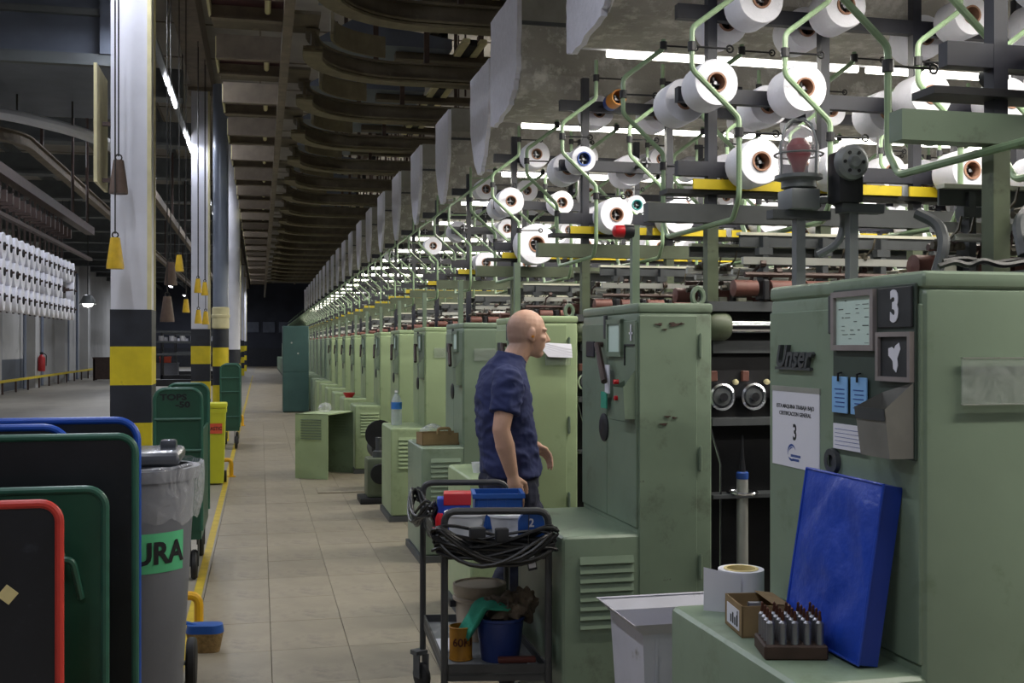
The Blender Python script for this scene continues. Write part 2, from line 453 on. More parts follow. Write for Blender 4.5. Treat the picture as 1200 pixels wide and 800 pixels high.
# main girder on the column heads, and the joists over the left hall
struct('trim_2', MB().box(-1.13, -.80, -3.9, 85.9, 5.92, 6.38), M['dusty_beam'])
j = 0
for n in range(13):
    y = 17.3 + 4.1*n
    struct('trim_%d' % (n+3), MB().box(-8.6, -1.14, y-.12, y+.12, 5.35, 5.75).box(-8.6, -1.14, y-.2, y+.2, 5.3, 5.36), M['joist'])
for n, x in enumerate((-7.2, -5.3, -3.4, -1.9)):
    struct('trim_%d' % (n+16), MB().box(x-.06, x+.06, 8, 85.9, 5.76, 5.95), M['joist'])
# rail guard along the foot of the left wall
t = thing('guard_rail', 'low yellow guard rail along the foot of the far left wall', 'guard rail', (-8.1, 30, 0))
obj('rail', MB().box(-.04, .04, 0, 36, .38, .46), M['yellow'], t, smooth=False)
for n in range(19): obj('post', MB().box(-.03, .03, 2*n-.03, 2*n+.03, 0, .38), M['brown'], t, smooth=False)

# ---------------------------------------------------------------- columns with hazard stripes
def column(y, label, x=-.985, w=.29, dpt=.34):
    t = thing('column', label, 'column', (x, y, 0), 0)
    obj('shaft', MB().box(-w/2, w/2, -dpt/2, dpt/2, 1.862, 5.92), M['white_paint'], t, smooth=False)
    obj('edge_flange', MB().box(w/2-.02, w/2+.012, -dpt/2-.012, -dpt/2+.02, 1.862, 5.92).box(w/2-.02, w/2+.012, dpt/2-.02, dpt/2+.012, 1.862, 5.92), M['cream'], t, smooth=False)
    z = 1.862
    for i, h in enumerate((.288, .30, .294, .30, .30, .38)):
        obj('stripe_band', MB().box(-w/2-.004, w/2+.014, -dpt/2-.014, dpt/2+.014, z-h, z), M['stripe_black' if i % 2 == 0 else 'stripe_yellow'], t, smooth=False)
        z -= h
    obj('cap_plate', MB().box(-w/2-.05, w/2+.05, -dpt/2-.05, dpt/2+.05, 5.86, 5.92), M['dusty_beam'], t, smooth=False)
    return t
def ordinal(n):
    base = ['zeroth', 'first', 'second', 'third', 'fourth', 'fifth', 'sixth', 'seventh', 'eighth', 'ninth', 'tenth', 'eleventh', 'twelfth', 'thirteenth', 'fourteenth', 'fifteenth', 'sixteenth', 'seventeenth', 'eighteenth', 'nineteenth', 'twentieth']
    if n <= 20: return base[n]
    tens = {2: ('twenty', 'twentieth'), 3: ('thirty', 'thirtieth'), 4: ('forty', 'fortieth')}[n//10]
    return tens[1] if n % 10 == 0 else tens[0] + '-' + base[n % 10]
ordw = ['nearest', 'second', 'third', 'fourth', 'fifth', 'sixth', 'seventh', 'eighth']
column(9.12, 'nearest white column with yellow and black hazard bands, behind the grey bin')
column(19.25, 'second white column with hazard bands, beside the grey downpipe and yellow bin')
for n in range(5):
    column(29.4 + 10.15*n, ['third', 'fourth', 'fifth', 'sixth', 'seventh'][n] + ' white hazard banded column down the aisle, counted from the camera')
t = thing('downpipe', 'thick grey vertical pipe with rusty collar beside the second hazard column', 'pipe', (-.64, 18.75, 0))
obj('pipe', MB().lathe([(.125, 2.2), (.125, 5.9)], 20), M['pipe_grey'], t)
obj('collar', MB().lathe([(.125, 1.86), (.14, 1.88), (.14, 2.04), (.15, 2.05), (.15, 2.09), (.14, 2.1), (.14, 2.2), (.125, 2.22)], 20), M['cream'], t)
z = 1.86
for i in range(6):
    obj('stripe_band', MB().lathe([(.13, z-.31), (.13, z)], 20), M['stripe_black' if i % 2 == 0 else 'stripe_yellow'], t); z -= .31
t = thing('downpipe', 'pale grey vertical pipe with blue conduit standing behind the second column', 'pipe', (-.58, 24.2, 0))
obj('pipe', MB().lathe([(.16, 0), (.16, 5.9)], 18), M['white_paint'], t)
obj('conduit', MB().tube([(-.22, 0, 1.2), (-.22, 0, 4.6), (-.1, .2, 4.8)], .03), M['blue_plastic'], t)
for i, z in enumerate((1.5, 1.2, .9, .6, .3)):
    obj('stripe_band', MB().lathe([(.165, z-.3), (.165, z)], 18), M['stripe_yellow' if i % 2 else 'stripe_black'], t)
t = thing('board', 'thin cream board fixed edge-on to the left flank of the nearest column', 'board', (-1.215, 9.05, 0))
obj('panel', MB().box(-.012, .012, -.3, .3, 2.82, 3.72), M['cream'], t, smooth=False)
obj('bracket', MB().box(0, .075, -.02, .02, 3.3, 3.33).box(0, .075, -.02, .02, 2.86, 2.89), M['brown'], t, smooth=False)

# pull weights hanging on cords from the girder
def pull_weight(px, py, d, h, mk, label, hang=True):
    p = P(px, py, d)
    t = thing('pull_weight', label, 'weight', p, 0, 'pull weights on cords')
    r = h*.27
    obj('weight', MB().lathe([(0, 0), (r, 0), (r, h*.12), (r*.55, h), (0, h)], 12), M[mk], t)
    obj('ring', MB().tube([(r*.35*math.cos(a), 0, h+.02+r*.35*math.sin(a)) for a in [i*math.pi/5 for i in range(10)]], .006, 5, closed=True), M['cord'], t)
    obj('cord', MB().tube([(0, 0, h+.03), (0, 0, 5.9-p.z)], .006, 5), M['cord'], t)
    return t
pull_weight(135, 315, 8.05, .23, 'weight_yellow', 'yellow tapered pull weight hanging in front of the nearest white column')
pull_weight(139, 227, 8.15, .25, 'weight_brown', 'brown tapered pull weight hanging highest, by the nearest white column')
pull_weight(210, 318, 12.6, .19, 'weight_yellow', 'yellow pull weight hanging between the first two columns, the higher one')
pull_weight(218, 366, 13.2, .16, 'weight_yellow', 'yellow pull weight hanging between the first two columns, the lower one')
pull_weight(200, 334, 11.5, .24, 'weight_brown', 'grey brown pull weight hanging between columns, the upper of two')
pull_weight(196, 377, 11.2, .26, 'weight_brown', 'grey brown pull weight hanging between columns, the lower of two')
pull_weight(232, 343, 15.5, .2, 'weight_yellow', 'yellow pull weight against the second column, upper left of four')
pull_weight(240, 346, 16.5, .2, 'weight_yellow', 'yellow pull weight against the second column, upper right of four')
pull_weight(232.5, 379, 15.8, .2, 'weight_yellow', 'yellow pull weight against the second column, lower left of four')
pull_weight(241, 380, 16.8, .2, 'weight_yellow', 'yellow pull weight against the second column, lower right of four')

# aisle fluorescent strip on the column line
t = thing('strip_light', 'long batten of cool fluorescent tubes hung along the column line', 'light', (-1.2, 0, 5.05))
obj('batten', MB().box(-.04, .04, -3, 78, .03, .09), M['grey_steel'], t, smooth=False)
tubem = MB().tube([(0, -.88, 0), (0, .88, 0)], .022, 8).mesh('fluorescent_tube', M['glow_cool'])
for n in range(22):
    y = 15.7 - 3.75*5 + 3.75*n
    link('fluorescent_tube', tubem, t, (0, y, 0))
    area_light('aisle tube light', (-1.2, y, 4.98), .06, 1.7, AISLE_POWER * (1 if y < 21 else .45 if y < 65 else 1.6), COOL)
for n in range(12):
    obj('hanger', MB().tube([(0, -2+5*n, .08), (0, -2+5*n, 1.34)], .008, 5), M['cord'], t)
# fill lamps added to light the left hall and the far wall
for n in range(7):
    y = 8 + 12*n
    t = thing('hall_fill_lamp', 'added fill lamp lighting the left hall, %s from the camera' % ordinal(n+1), 'light', (-5.2, y, 5.1))
    obj('housing', MB().box(-.1, .1, -.8, .8, .02, .1), M['grey_steel'], t, smooth=False)
    obj('hanger', MB().tube([(0, -.5, .1), (0, -.5, 1.28)], .008, 5).tube([(0, .5, .1), (0, .5, 1.28)], .008, 5), M['cord'], t)
    obj('fluorescent_tube', MB().tube([(-.04, -.75, 0), (-.04, .75, 0)], .016).tube([(.04, -.75, 0), (.04, .75, 0)], .016), M['glow_cool'], t)
    area_light('hall fill light', (-5.2, y, 5.05), .3, 1.6, HALL_FILL_POWER, COOL)
for px, py, d, lab in ((103, 360, 26, 'bright round lamp hanging beyond the spool conveyor'), (74, 374, 40, 'bright wall lamp above the extinguisher on the left wall')):
    p = P(px, py, d)
    t = thing('bulkhead_lamp', lab, 'light', p)
    obj('shade', MB().lathe([(.05, .3), (.1, .28), (.2, .1), (.2, .08)], 12), M['grey_steel'], t)
    obj('bulb', MB().lathe([(0, 0), (.1, .03), (.13, .1), (.08, .2), (.03, .26)], 12), M['glow_bulb'], t)
    obj('stem', MB().tube([(0, 0, .3), (0, 0, 6.39-p.z)], .012, 6), M['cord'], t)

# big duct over the left hall
t = thing('air_duct', 'large blue grey sheet metal air duct high over the left hall', 'duct', (0, 0, 0))
obj('duct_body', MB().box(-8.5, -1.42, 12.4, 15.5, 4.62, 6.3), M['duct'], t, smooth=False)
obj('flange', MB().box(-8.5, -1.36, 12.3, 12.4, 4.56, 4.68).box(-8.5, -1.5, 12.33, 12.4, 5.1, 5.17).box(-8.5, -1.36, 12.3, 12.4, 6.2, 6.3), M['joist'], t, smooth=False)
obj('end_frame', MB().box(-1.66, -1.36, 12.28, 12.42, 4.68, 6.2), M['duct'], t, smooth=False)
# ceiling pipes on the left
def pipe_thing(name, pts, r, mk, label, cat='pipe', clips=()):
    t = thing(name, label, cat, (0, 0, 0))
    obj('pipe', MB().tube(fillet(pts, .6, 8), r, 10), M[mk], t)
    for c in clips: obj('hanger', MB().tube([c, (c[0], c[1], 6.39)], .012, 5), M['cord'], t)
    return t
pipe_thing('ceiling_pipe', [P(-40, 126, 13), P(20, 136, 13.2), P(85, 152, 13.6), P(128, 168, 14.4), P(150, 190, 16)], .075, 'white_paint', 'white bent pipe under the ceiling left of the nearest column', clips=[tuple(P(20, 136, 13.2)), tuple(P(85, 152, 13.6))])

# ================================================================ OVERHEAD CONVEYOR
ZT = H + 2.69
def track_profile(path, name, parent, w=.07, h=.13, mk='track'):
    """I-section swept along a flat path"""
    prof = [(-w, -h/2), (w, -h/2), (w, -h/2+.02), (.015, -h/2+.02), (.015, h/2-.02), (w, h/2-.02), (w, h/2), (-w, h/2), (-w, h/2-.02), (-.015, h/2-.02), (-.015, -h/2+.02), (-w, -h/2+.02)]
    mb = MB(); n = len(prof); N = len(path); vs = []; fs = []
    for i, p in enumerate(path):
        p = Vector(p); t = (Vector(path[min(i+1, N-1)]) - Vector(path[max(i-1, 0)])).normalized()
        s = Vector((t.y, -t.x, 0)).normalized()
        for a, b in prof: vs.append(p + s*a + Vector((0, 0, b)))
    for i in range(N-1):
        for k in range(n):
            fs.append((i*n+k, i*n+(k+1) % n, (i+1)*n+(k+1) % n, (i+1)*n+k))
    fs.append(tuple(range(n))); fs.append(tuple(range((N-1)*n, N*n)))
    mb.add(vs, fs)
    return mb
def make_track():
    t = thing('overhead_rail', '', 'rail', (0, 0, ZT), 0, 'curved overhead rails over the machines')
    path = [(.45, -1.0, 0), (.45, -.85, 0)]
    for i in range(13):
        a = R(180 - 90*i/12); path.append((1.3 + .85*math.cos(a), -.85 + .85*math.sin(a), 0))
    path += [(2.5, 0, 0), (5, 0, 0), (9, 0, 0)]
    obj('rail_beam', track_profile(path, 'rail', t, .06, .17), M['track'], t, smooth=False)
    obj('rail_lip', track_profile([(p[0], p[1], -.095) for p in path], 'rail', t, .085, .05), M['track_edge'], t, smooth=False)
    path2 = [(.62, -.95, .16)]
    for i in range(9):
        a = R(180 - 75*i/8); path2.append((1.35 + .73*math.cos(a), -.85 + .62*math.sin(a), .16))
    obj('inner_guide', track_profile(path2, 'rail', t, .012, .2), M['track_edge'], t, smooth=False)
    obj('crosspiece', MB().box(1.35, 4.5, .45, .6, .25, .32), M['track'], t, smooth=False)
    obj('ceiling_vane', MB().prism([(.5, .32), (1.9, .32), (1.9, .42), (.9, .56)], .25, 1.0, 'y'), M['duct'], t, smooth=False)
    for x in (1.95, 2.12): obj('strap', MB().box(x, x+.07, -.1, .95, .3, .34), M['cream'], t, smooth=False)
    obj('dark_slot', MB().box(2.03, 2.11, .0, .9, .3, .36), M['iron'], t, smooth=False)
    for x in (1.1, 1.6, 2.9, 4.3, 6): obj('hanger', MB().box(x-.025, x+.025, -.02, .02, .085, 2.12), M['brown'], t, smooth=False)
    for x in (2.4, 3.0, 3.3): obj('rod', MB().tube([(x, .3, .3), (x, .3, 2.12)], .012, 5), M['brown'], t)
    return t
trk0 = make_track()
for n in range(-2, 20):
    o = trk0 if n == -2 else copy_tree(trk0)
    o.location = (0, 5.0 + 1.9*(n+2), ZT)
    m = n + 2
    o['label'] = 'dusty brown curved overhead rail above the machine ends, %s from the camera' % ordinal(m+1)
t = thing('conveyor_rail', 'long brown square rail running down the aisle under the ceiling ribs', 'rail', (0, 0, 0))
obj('rail', MB().box(.18, .26, -3, 60, ZT-.1, ZT-.02), M['dusty_beam'], t, smooth=False)
t = thing('conveyor_rail', 'straight dusty rail crossing above the curved overhead rails over the machine ends', 'rail', (0, 0, 0))
obj('rail', MB().box(1.76, 1.85, -3, 60, ZT+.62, ZT+.74), M['dusty_beam'], t, smooth=False)
for n in range(30): obj('bracket', MB().box(1.93, 2.0, .4+1.9*n, .5+1.9*n, ZT+.5, ZT+.95).box(1.82, 2.0, .4+1.9*n, .5+1.9*n, ZT+.7, ZT+.76), M['iron'], t, smooth=False)
def make_rib():
    t = thing('ceiling_rib', '', 'rib', (0, 0, 0), 0, 'recessed ribs along the aisle ceiling')
    for y in (0, .62):
        obj('rib_beam', MB().box(-.40, .25, y-.012, y+.012, 0, .22).box(-.40, .25, y-.04, y+.04, -.012, .008), M['dusty_beam'], t, smooth=False)
    obj('side_plate', MB().box(-.41, -.39, 0, .62, 0, .2), M['cream'], t, smooth=False)
    obj('recess_panel', MB().box(-.39, .25, .02, .6, .10, .12), M['maroon'], t, smooth=False)
    obj('roller_housing', MB().tube([(.06, .05, .06), (.06, .57, .06)], .026, 10), M['cream'], t)
    obj('cover_plate', MB().box(-.40, .5, .7, 1.28, .1, .13), M['track'], t, smooth=False)
    return t
rib0 = make_rib()
for n in range(24):
    o = rib0 if n == 0 else copy_tree(rib0)
    o.location = (0, 4.85 + 1.9*n, ZT)
    o['label'] = 'recessed maroon ceiling rib over the aisle, %s from the camera' % ordinal(n+1)

# ================================================================ HOODS
HY = [5.0 + 1.9*n for n in range(-2, 22)]
prof_hood = [(-.385, .78), (.385, .78), (.385, .36), (.20, .06), (.12, 0), (-.12, 0), (-.20, .06), (-.385, .36)]
prof_box = [(-.385, .72), (.385, .72), (.385, .06), (.30, .04), (-.22, .06), (-.33, .11), (-.385, .2)]
def make_hood(xe, flat=False):
    t = thing('lamp_hood', '', 'hood', (0, 0, 3.05), 0, 'lamp hoods hung over the machines')
    obj('hood_body', MB().prism(prof_box if flat else prof_hood, xe+.03, 9.5, 'x'), M['lint'], t, smooth=False)
    bp = []
    ring = [(-.39, .79), (.39, .79), (.39, .35), (.205, .05), (.06, -.06), (-.06, -.06), (-.205, .05), (-.39, .35)]
    if flat: ring = [(-.39, .73), (.39, .73), (.39, .3), (.395, .03), (.30, .0), (-.15, .05), (-.30, .12), (-.39, .24)]
    g = random.Random(3)
    for i, (a, b) in enumerate(ring):
        c, d = ring[(i+1) % 8]
        for k in range(6):
            q = k/6; jt = g.uniform(-.012, .012) if k else 0
            bp.append((a+(c-a)*q + jt, b+(d-b)*q + jt))
    obj('end_board', MB().prism(bp, xe, xe+.03, 'x'), M['fibre'], t, smooth=False)
    obj('upper_band', MB().box(xe+.03, 9.5, -.40, .40, .52 if flat else .58, .74 if flat else .80), M['hood_band'], t, smooth=False)
    obj('seam_strip', MB().box(xe+.03, 9.5, -.405, .405, .50, .52), M['dark_grey'], t, smooth=False)
    me = MB().tube([(-.72, 0, 0), (.72, 0, 0)], .02, 8).mesh('fluorescent_tube', M['glow_warm'])
    for k in range(5): link('fluorescent_tube', me, t, (xe+.95+1.5*k, .43 if flat else .16, .05 if flat else -.03))
    obj('lamp_batten', MB().box(xe+.1, 9.2, .39, .47, .075, .11) if flat else MB().box(xe+.1, 9.2, .13, .19, -.01, .03), M['white_enamel'], t, smooth=False)
    for x in (2.6, 5, 7.5): obj('hanger', MB().tube([(x, 0, .78), (x, 0, 1.08)], .012, 5), M['brown'], t)
    return t
hoodA = make_hood(1.53, True); hoodB = make_hood(1.75)
fa = fb = True
for n, y in enumerate(HY):
    i = n - 2
    if i <= 1:
        o = hoodA if fa else copy_tree(hoodA); fa = False
    else:
        o = hoodB if fb else copy_tree(hoodB); fb = False
    o.location = (0, y, 3.05)
    o['label'] = 'lint covered lamp hood with pale end board, %s from the camera' % ordinal(n+1)
    area_light('hood light', (5.3, y+(.43 if i <= 1 else .16), 3.07 if i <= 1 else 2.98), 7.2, .08, HOOD_POWER, WARM)

for n in range(7):  # added fill lamps that brighten the ceiling; tray and tube only dress them
    y = 6.9 + 5.7*n
    t = thing('ceiling_fill_lamp', 'added fill lamp brightening the ceiling above the lamp hoods, %s from the camera' % ordinal(n+1), 'light', (3.6, y-.95, 5.2))
    obj('tray', MB().box(-1.0, 1.0, -.06, .06, 0, .04), M['grey_steel'], t, smooth=False)
    obj('fluorescent_tube', MB().tube([(-.9, 0, .07), (.9, 0, .07)], .02), M['glow_warm'], t)
    for x in (-.8, .8): obj('hanger', MB().tube([(x, 0, .04), (x, 0, 1.18)], .008, 5), M['cord'], t)
    area_light('ceiling fill light', (3.6, y-.95, 5.32), 1.8, .1, CEILING_FILL_POWER, WARM, (R(180), 0, 0))

# ================================================================ MACHINES
XC, XD, XB = 1.45, 1.765, 1.14
ZC = 1.75
ROWZ = {'top': 3.03, 'middle': 2.67, 'bottom': 2.35}
def spool_xs(row):
    return [b + 1.0*n for n in range(8) for b in ((1.84, 2.24) if row == 'middle' else (2.04, 2.43))]
POSTX = [1.92, 2.46, 2.92, 3.46, 3.92, 4.46, 4.92, 5.46, 5.92, 6.46, 6.92, 7.46, 7.92]
# shared meshes
def cab_body(mk):
    return MB().bbox(XC, XD, -.38, .38, .03, 1.715, .022, 3).mesh('cabinet', M[mk])
ME = {}
for mk in ('paint', 'paint_dark', 'paint_lit'):
    ME['cab_'+mk] = cab_body(mk)
    ME['lid_'+mk] = MB().bbox(XC-.002, XD+.002, -.382, .382, 1.708, ZC, .016, 3).mesh('cabinet_lid', M[mk])
    ME['front_'+mk] = MB().bbox(XC-.005, XC+.01, -.372, -.002, .86, 1.675, .003, 1).mesh('front_door', M[mk])
    ME['front2_'+mk] = MB().bbox(XC-.005, XC+.01, .004, .37, .86, 1.675, .003, 1).mesh('front_door', M[mk])
    ME['side_'+mk] = MB().bbox(XC+.004, XD-.068, -.3835, -.37, .05, 1.70, .003, 1).mesh('side_door', M[mk])
    ME['plinth_'+mk] = MB().bbox(XB, XC+.02, -.38, .38, .05, .84, .025, 3).mesh('plinth_box', M[mk])
    ME['louver_'+mk] = MB().prism([(-.392, -.012), (-.378, -.016), (-.378, .016), (-.381, .016)], XB+.07, XC-.02, 'x').mesh('louver', M[mk])
ME['foot'] = MB().box(XB-.015, XC, -.39, .39, 0, .05).mesh('foot_plate', M['dark_grey'], False)
ME['hinge'] = MB().tube([(0, 0, -.045), (0, 0, .045)], .008, 8).tube([(0, 0, -.05), (0, 0, .05)], .004, 6).mesh('hinge', M['paint_dark'])
ME['handle'] = MB().lathe([(0, .012), (.045, .012), (.06, .006), (.06, 0)], 20, axis='x').xf(Matrix.Scale(-1, 4, (1, 0, 0))).mesh('door_knob', M['black_plastic'])
ME['latch'] = MB().bbox(-.014, 0, -.012, .012, -.05, .05, .003, 1).mesh('latch', M['dark_grey'])
ME['frame'] = MB().box(XC-.02, XC-.006, -.22, -.20, 1.545, 1.685).box(XC-.02, XC-.006, -.045, -.025, 1.545, 1.685).box(XC-.02, XC-.006, -.22, -.025, 1.67, 1.69).box(XC-.02, XC-.006, -.22, -.025, 1.535, 1.555).mesh('paper_frame', M['paint_dark'], False)
ME['sheet'] = MB().box(XC-.013, XC-.006, -.205, -.04, 1.55, 1.675).mesh('form_sheet', M['paper_green'], False)
ME['pocket'] = MB().add([(XC-.006, -.362, 1.29), (XC-.006, -.235, 1.29), (XC-.006, -.235, 1.44), (XC-.006, -.362, 1.485), (XC-.048, -.362, 1.29), (XC-.048, -.235, 1.29), (XC-.056, -.235, 1.415), (XC-.056, -.362, 1.415)],
    [(0, 1, 5, 4), (4, 5, 6, 7), (0, 4, 7, 3), (1, 2, 6, 5), (0, 3, 2, 1)]).mesh('tool_pocket', M['paint_dark'], False)
ME['backplate'] = MB().bbox(XC-.007, XC, -.365, -.02, 1.27, 1.68, .002, 1).mesh('back_plate', M['paint_dark'])
ME['lever'] = MB().tube([(XC-.03, .06, 1.585), (XC-.05, -.10, 1.43)], .014, 8).tube([(XC, .06, 1.585), (XC-.04, .06, 1.585)], .012, 8).mesh('lever', M['brown'])
ME['nameplate'] = MB().bbox(XC-.012, XC-.004, .17, .29, 1.53, 1.60, .003, 1).mesh('name_plate', M['navy'])
ME['stand'] = MB().box(XC+.04, XC+.075, .03, .065, ZC, 2.08).mesh('signal_post', M['paint_dark'], False)
ME['body'] = MB().box(XD, 9, -.24, .24, 0, 1.72).mesh('machine_frame', M['iron'], False)
ME['top_plate'] = MB().box(XD, 9, -.34, .34, 1.72, 1.76).mesh('deck_plate', M['dark_grey'], False)
ME['post'] = MB().box(-.021, .021, -.021, .021, 1.76, 3.2).mesh('creel_post', M['navy'], False)
ME['post_low'] = MB().box(-.025, .025, -.025, .025, 1.76, 2.12).mesh('post_foot', M['olive'], False)
ME['strip'] = MB().box(-.24, .24, -.005, .005, -.022, .022).mesh('yellow_strip', M['yellow'], False)
ME['roller'] = MB().lathe([(0, -.055), (.034, -.05), (.034, .05), (0, .055)], 14, axis='x').mesh('drafting_roller', M['rust_red'])
ME['dlev'] = MB().bbox(-.008, .008, -.03, .03, -.02, .012, .004, 1).tube([(0, -.03, 0), (.02, -.05, .03), (.03, -.05, .07)], .004, 4).tube([(-.03, 0, -.01), (.03, 0, -.01)], .012, 6).mesh('guide_lever', M['dirty_deck'])
ME['block'] = MB().bbox(-.022, .022, -.015, .015, -.014, .014, .004, 1).mesh('yarn_guide_block', M['rail_white'])
ME['garm'] = MB().tube([(0, 0, -.04), (.01, -.02, .05), (.035, -.05, .08)], .006, 5).lathe([(0, -.012), (.016, -.012), (.016, .012), (0, .012)], 8, (.035, -.05, .08), 'x').mesh('yarn_guide_arm', M['brown'])
ME['bracket'] = MB().box(-.012, .012, -.03, .03, 1.80, 2.03).box(-.03, .03, -.032, .01, 1.955, 1.985).mesh('rail_bracket', M['dark_grey'], False)
ME['clamp'] = MB().bbox(-.014, .014, -.04, .04, -.05, .035, .006, 1).mesh('roller_clamp', M['iron'])
ME['dial'] = MB().lathe([(0, -.05), (.018, -.05), (.018, -.03), (.04, -.028), (.048, -.04), (.056, -.035), (.058, 0)], 24, axis='y').mesh('dial', M['chrome'])
ME['dial_face'] = MB().lathe([(0, -.034), (.037, -.034), (.037, -.02)], 20, axis='y').mesh('dial_face', M['dark_grey'])
ME['button'] = MB().bbox(-.016, .016, -.02, 0, -.022, .022, .004, 1).mesh('red_block', M['rust_red'])
ME['bulbknob'] = MB().lathe([(0, -.03), (.01, -.028), (.013, -.018), (.008, 0)], 10, axis='y').mesh('small_knob', M['cream'])
ME['spindle'] = MB().lathe([(0, -.34), (.024, -.34), (.024, .10), (0, .10)], 16).mesh('spindle', M['alu'])
ME['spindle_ring'] = MB().lathe([(.0245, .095), (.0255, .1), (.0255, .12), (.02, .125), (0, .125)], 16).mesh('spindle_collar', M['core_blue'])
ME['spindle_tip'] = MB().lathe([(.014, .12), (.012, .15), (.006, .2), (.004, .27), (0, .275)], 10).mesh('spindle_tip', M['black_plastic'])
ME['balloon_ring'] = MB().tube([(.06*math.cos(a*math.pi/8), .06*math.sin(a*math.pi/8), 0) for a in range(16)], .006, 6, closed=True).mesh('balloon_ring', M['chrome'])
ME['peg'] = MB().lathe([(0, -.02), (.036, -.02), (.036, .02), (0, .02)], 12, (0, -.17, 0), 'y').lathe([(0, -.02), (.036, -.02), (.036, .02), (0, .02)], 12, (0, .17, 0), 'y').tube([(0, -.2, 0), (0, .2, 0)], .012, 6).mesh('spool_peg', M['iron'])  # dark end discs stand in for shade inside the core holes
ME['peg_spring'] = MB().box(-.030, .030, -.212, -.206, -.003, .003).tube([(0, -.235, 0), (0, -.19, 0)], .008, 6).box(-.004, .004, -.216, -.196, -.030, -.012).box(-.004, .004, -.216, -.196, .012, .030).mesh('peg_spring', M['pin_metal'], False)
# guide tube: down the near side, under the beam, up the far side
def tube_path():
    def side(y): return [(.2, y, 3.2), (.2, y, 2.985), (0, y, 2.835), (0, y, 2.67), (.2, y, 2.49), (.2, y, 2.17)]
    far = list(reversed(side(.42))); far[-1] = (.2, .42, 3.03)
    return fillet(side(-.42) + [(.2, -.36, 2.09), (.2, .36, 2.09)] + far, .022, 3)
ME['tube'] = MB().tube(tube_path(), .0115, 8).mesh('guide_tube', M['tube_green'])
ME['arm'] = MB().tube([(0, 0, 0), (.17, .02, .006)], .0045, 5).lathe([(0, -.02), (.018, -.018), (.018, .018), (0, .02)], 10).tube([(.17+.014*math.cos(a*math.pi/5), .02, .006+.014*math.sin(a*math.pi/5)) for a in range(10)], .004, 4, closed=True).mesh('guide_arm', M['iron'])
ME['arm_eye'] = MB().lathe([(0, -.012), (.012, -.008), (.012, .008), (0, .012)], 8, axis='x').mesh('guide_eye', M['white_plastic'])
ARMS = [(.2, -.42, 3.10), (0, -.42, 2.76), (.2, -.42, 2.43), (.2, .42, 3.0), (0, .42, 2.76), (.2, .42, 2.43)]
def joined_tube():
    mb = MB().tube(tube_path(), .0115, 6)
    for a in ARMS: mb.tube([a, (a[0]+.17, a[1]+.02, a[2]+.006)], .005, 4)
    return mb
ME['tube_far'] = joined_tube().mesh('guide_tube', M['tube_green'])

nth = ['first', 'second', 'third', 'fourth', 'fifth', 'sixth', 'seventh', 'eighth', 'ninth', 'tenth', 'eleventh', 'twelfth', 'thirteenth', 'fourteenth', 'fifteenth', 'sixteenth', 'seventeenth', 'eighteenth', 'nineteenth', 'twentieth']
CABMAT = {0: 'paint', 1: 'paint_dark', 2: 'paint_lit', 3: 'paint', 4: 'paint_lit', 5: 'paint_lit', 6: 'paint_lit'}  # tones follow brighter and dimmer alleys, light put into the paint
NX = {0: 3, 1: 5, 2: 7, 3: 9, 4: 11, 5: 12, 6: 12, 7: 12}     # tubes per machine
def rails(t, k, xe):
    bm_ = 'paint_dark' if k == 0 else 'dark_grey' if k == 1 else 'olive'
    obj('lower_beam', MB().box(1.62, xe, -.03, .03, 2.115, 2.195), M[bm_], t, smooth=False)
    obj('creel_rail', MB().box(1.7, xe, -.05, .05, 2.235, 2.255), M['iron'], t, smooth=False)
    for z in ROWZ.values():
        obj('creel_beam', MB().box(1.76, xe, -.02, .02, z-.032, z+.032), M['navy'], t, smooth=False)
    X0 = 1.93
    for s in (-1, 1):
        obj('yarn_rail', MB().box(X0, xe, s*.26-.02, s*.26+.02, 2.038, 2.05), M['rail_white'], t, smooth=False)
        obj('yarn_rail_web', MB().box(X0, xe, s*.27-.004, s*.27+.004, 1.99, 2.038), M['dark_grey'], t, smooth=False)
        obj('guide_rail', MB().box(X0, xe, s*.30-.012, s*.30+.012, 1.915, 1.945), M['alu'], t, smooth=False)
        obj('traverse_rod', MB().tube([(X0, s*.32, 1.872), (xe, s*.32, 1.872)], .011, 8), M['brown'], t)
        obj('delivery_shaft', MB().tube([(X0, s*.2, 1.89), (xe, s*.2, 1.89)], .012, 8), M['alu'], t)
        bx = []; x = X0 + .1
        while x < xe - .1: bx.append((x, s*.28, 0)); x += .27
        pieces('rail_bracket', ME['bracket'], bx, t, k <= 1)
    g = random.Random(40+k); cb = []; pb_ = []
    x = X0 + .04
    while x < xe - .1:
        for s in (-1, 1):
            if g.random() < .8: cb.append((x + g.uniform(-.02, .02), s*g.uniform(.22, .34), 1.775 + g.uniform(0, .03)))
            if g.random() < .7: pb_.append((x + g.uniform(-.03, .03), s*g.uniform(.2, .3), 1.80 + g.uniform(0, .1)))
        x += .07
    dk = []; x = X0
    while x < xe - .1:
        dk.append((x + g.uniform(-.02, .02), g.uniform(-.34, -.1), 1.80 + g.uniform(0, .16))); dk.append((x + g.uniform(-.02, .02), g.uniform(.1, .34), 1.80 + g.uniform(0, .16))); x += .06
    if k < 12: pieces('guide_lever', ME['dlev'], dk, t, False)
    pieces('yarn_guide_block', ME['block'], cb, t, False)
    if k < 12: pieces('yarn_guide_arm', ME['garm'], pb_, t, False)
    for z, r in ((1.66, .03), (1.73, .012)):
        obj('front_roller', MB().tube([(XD+.06, -.30, z), (xe, -.30, z)], r, 12), M['chrome'], t)
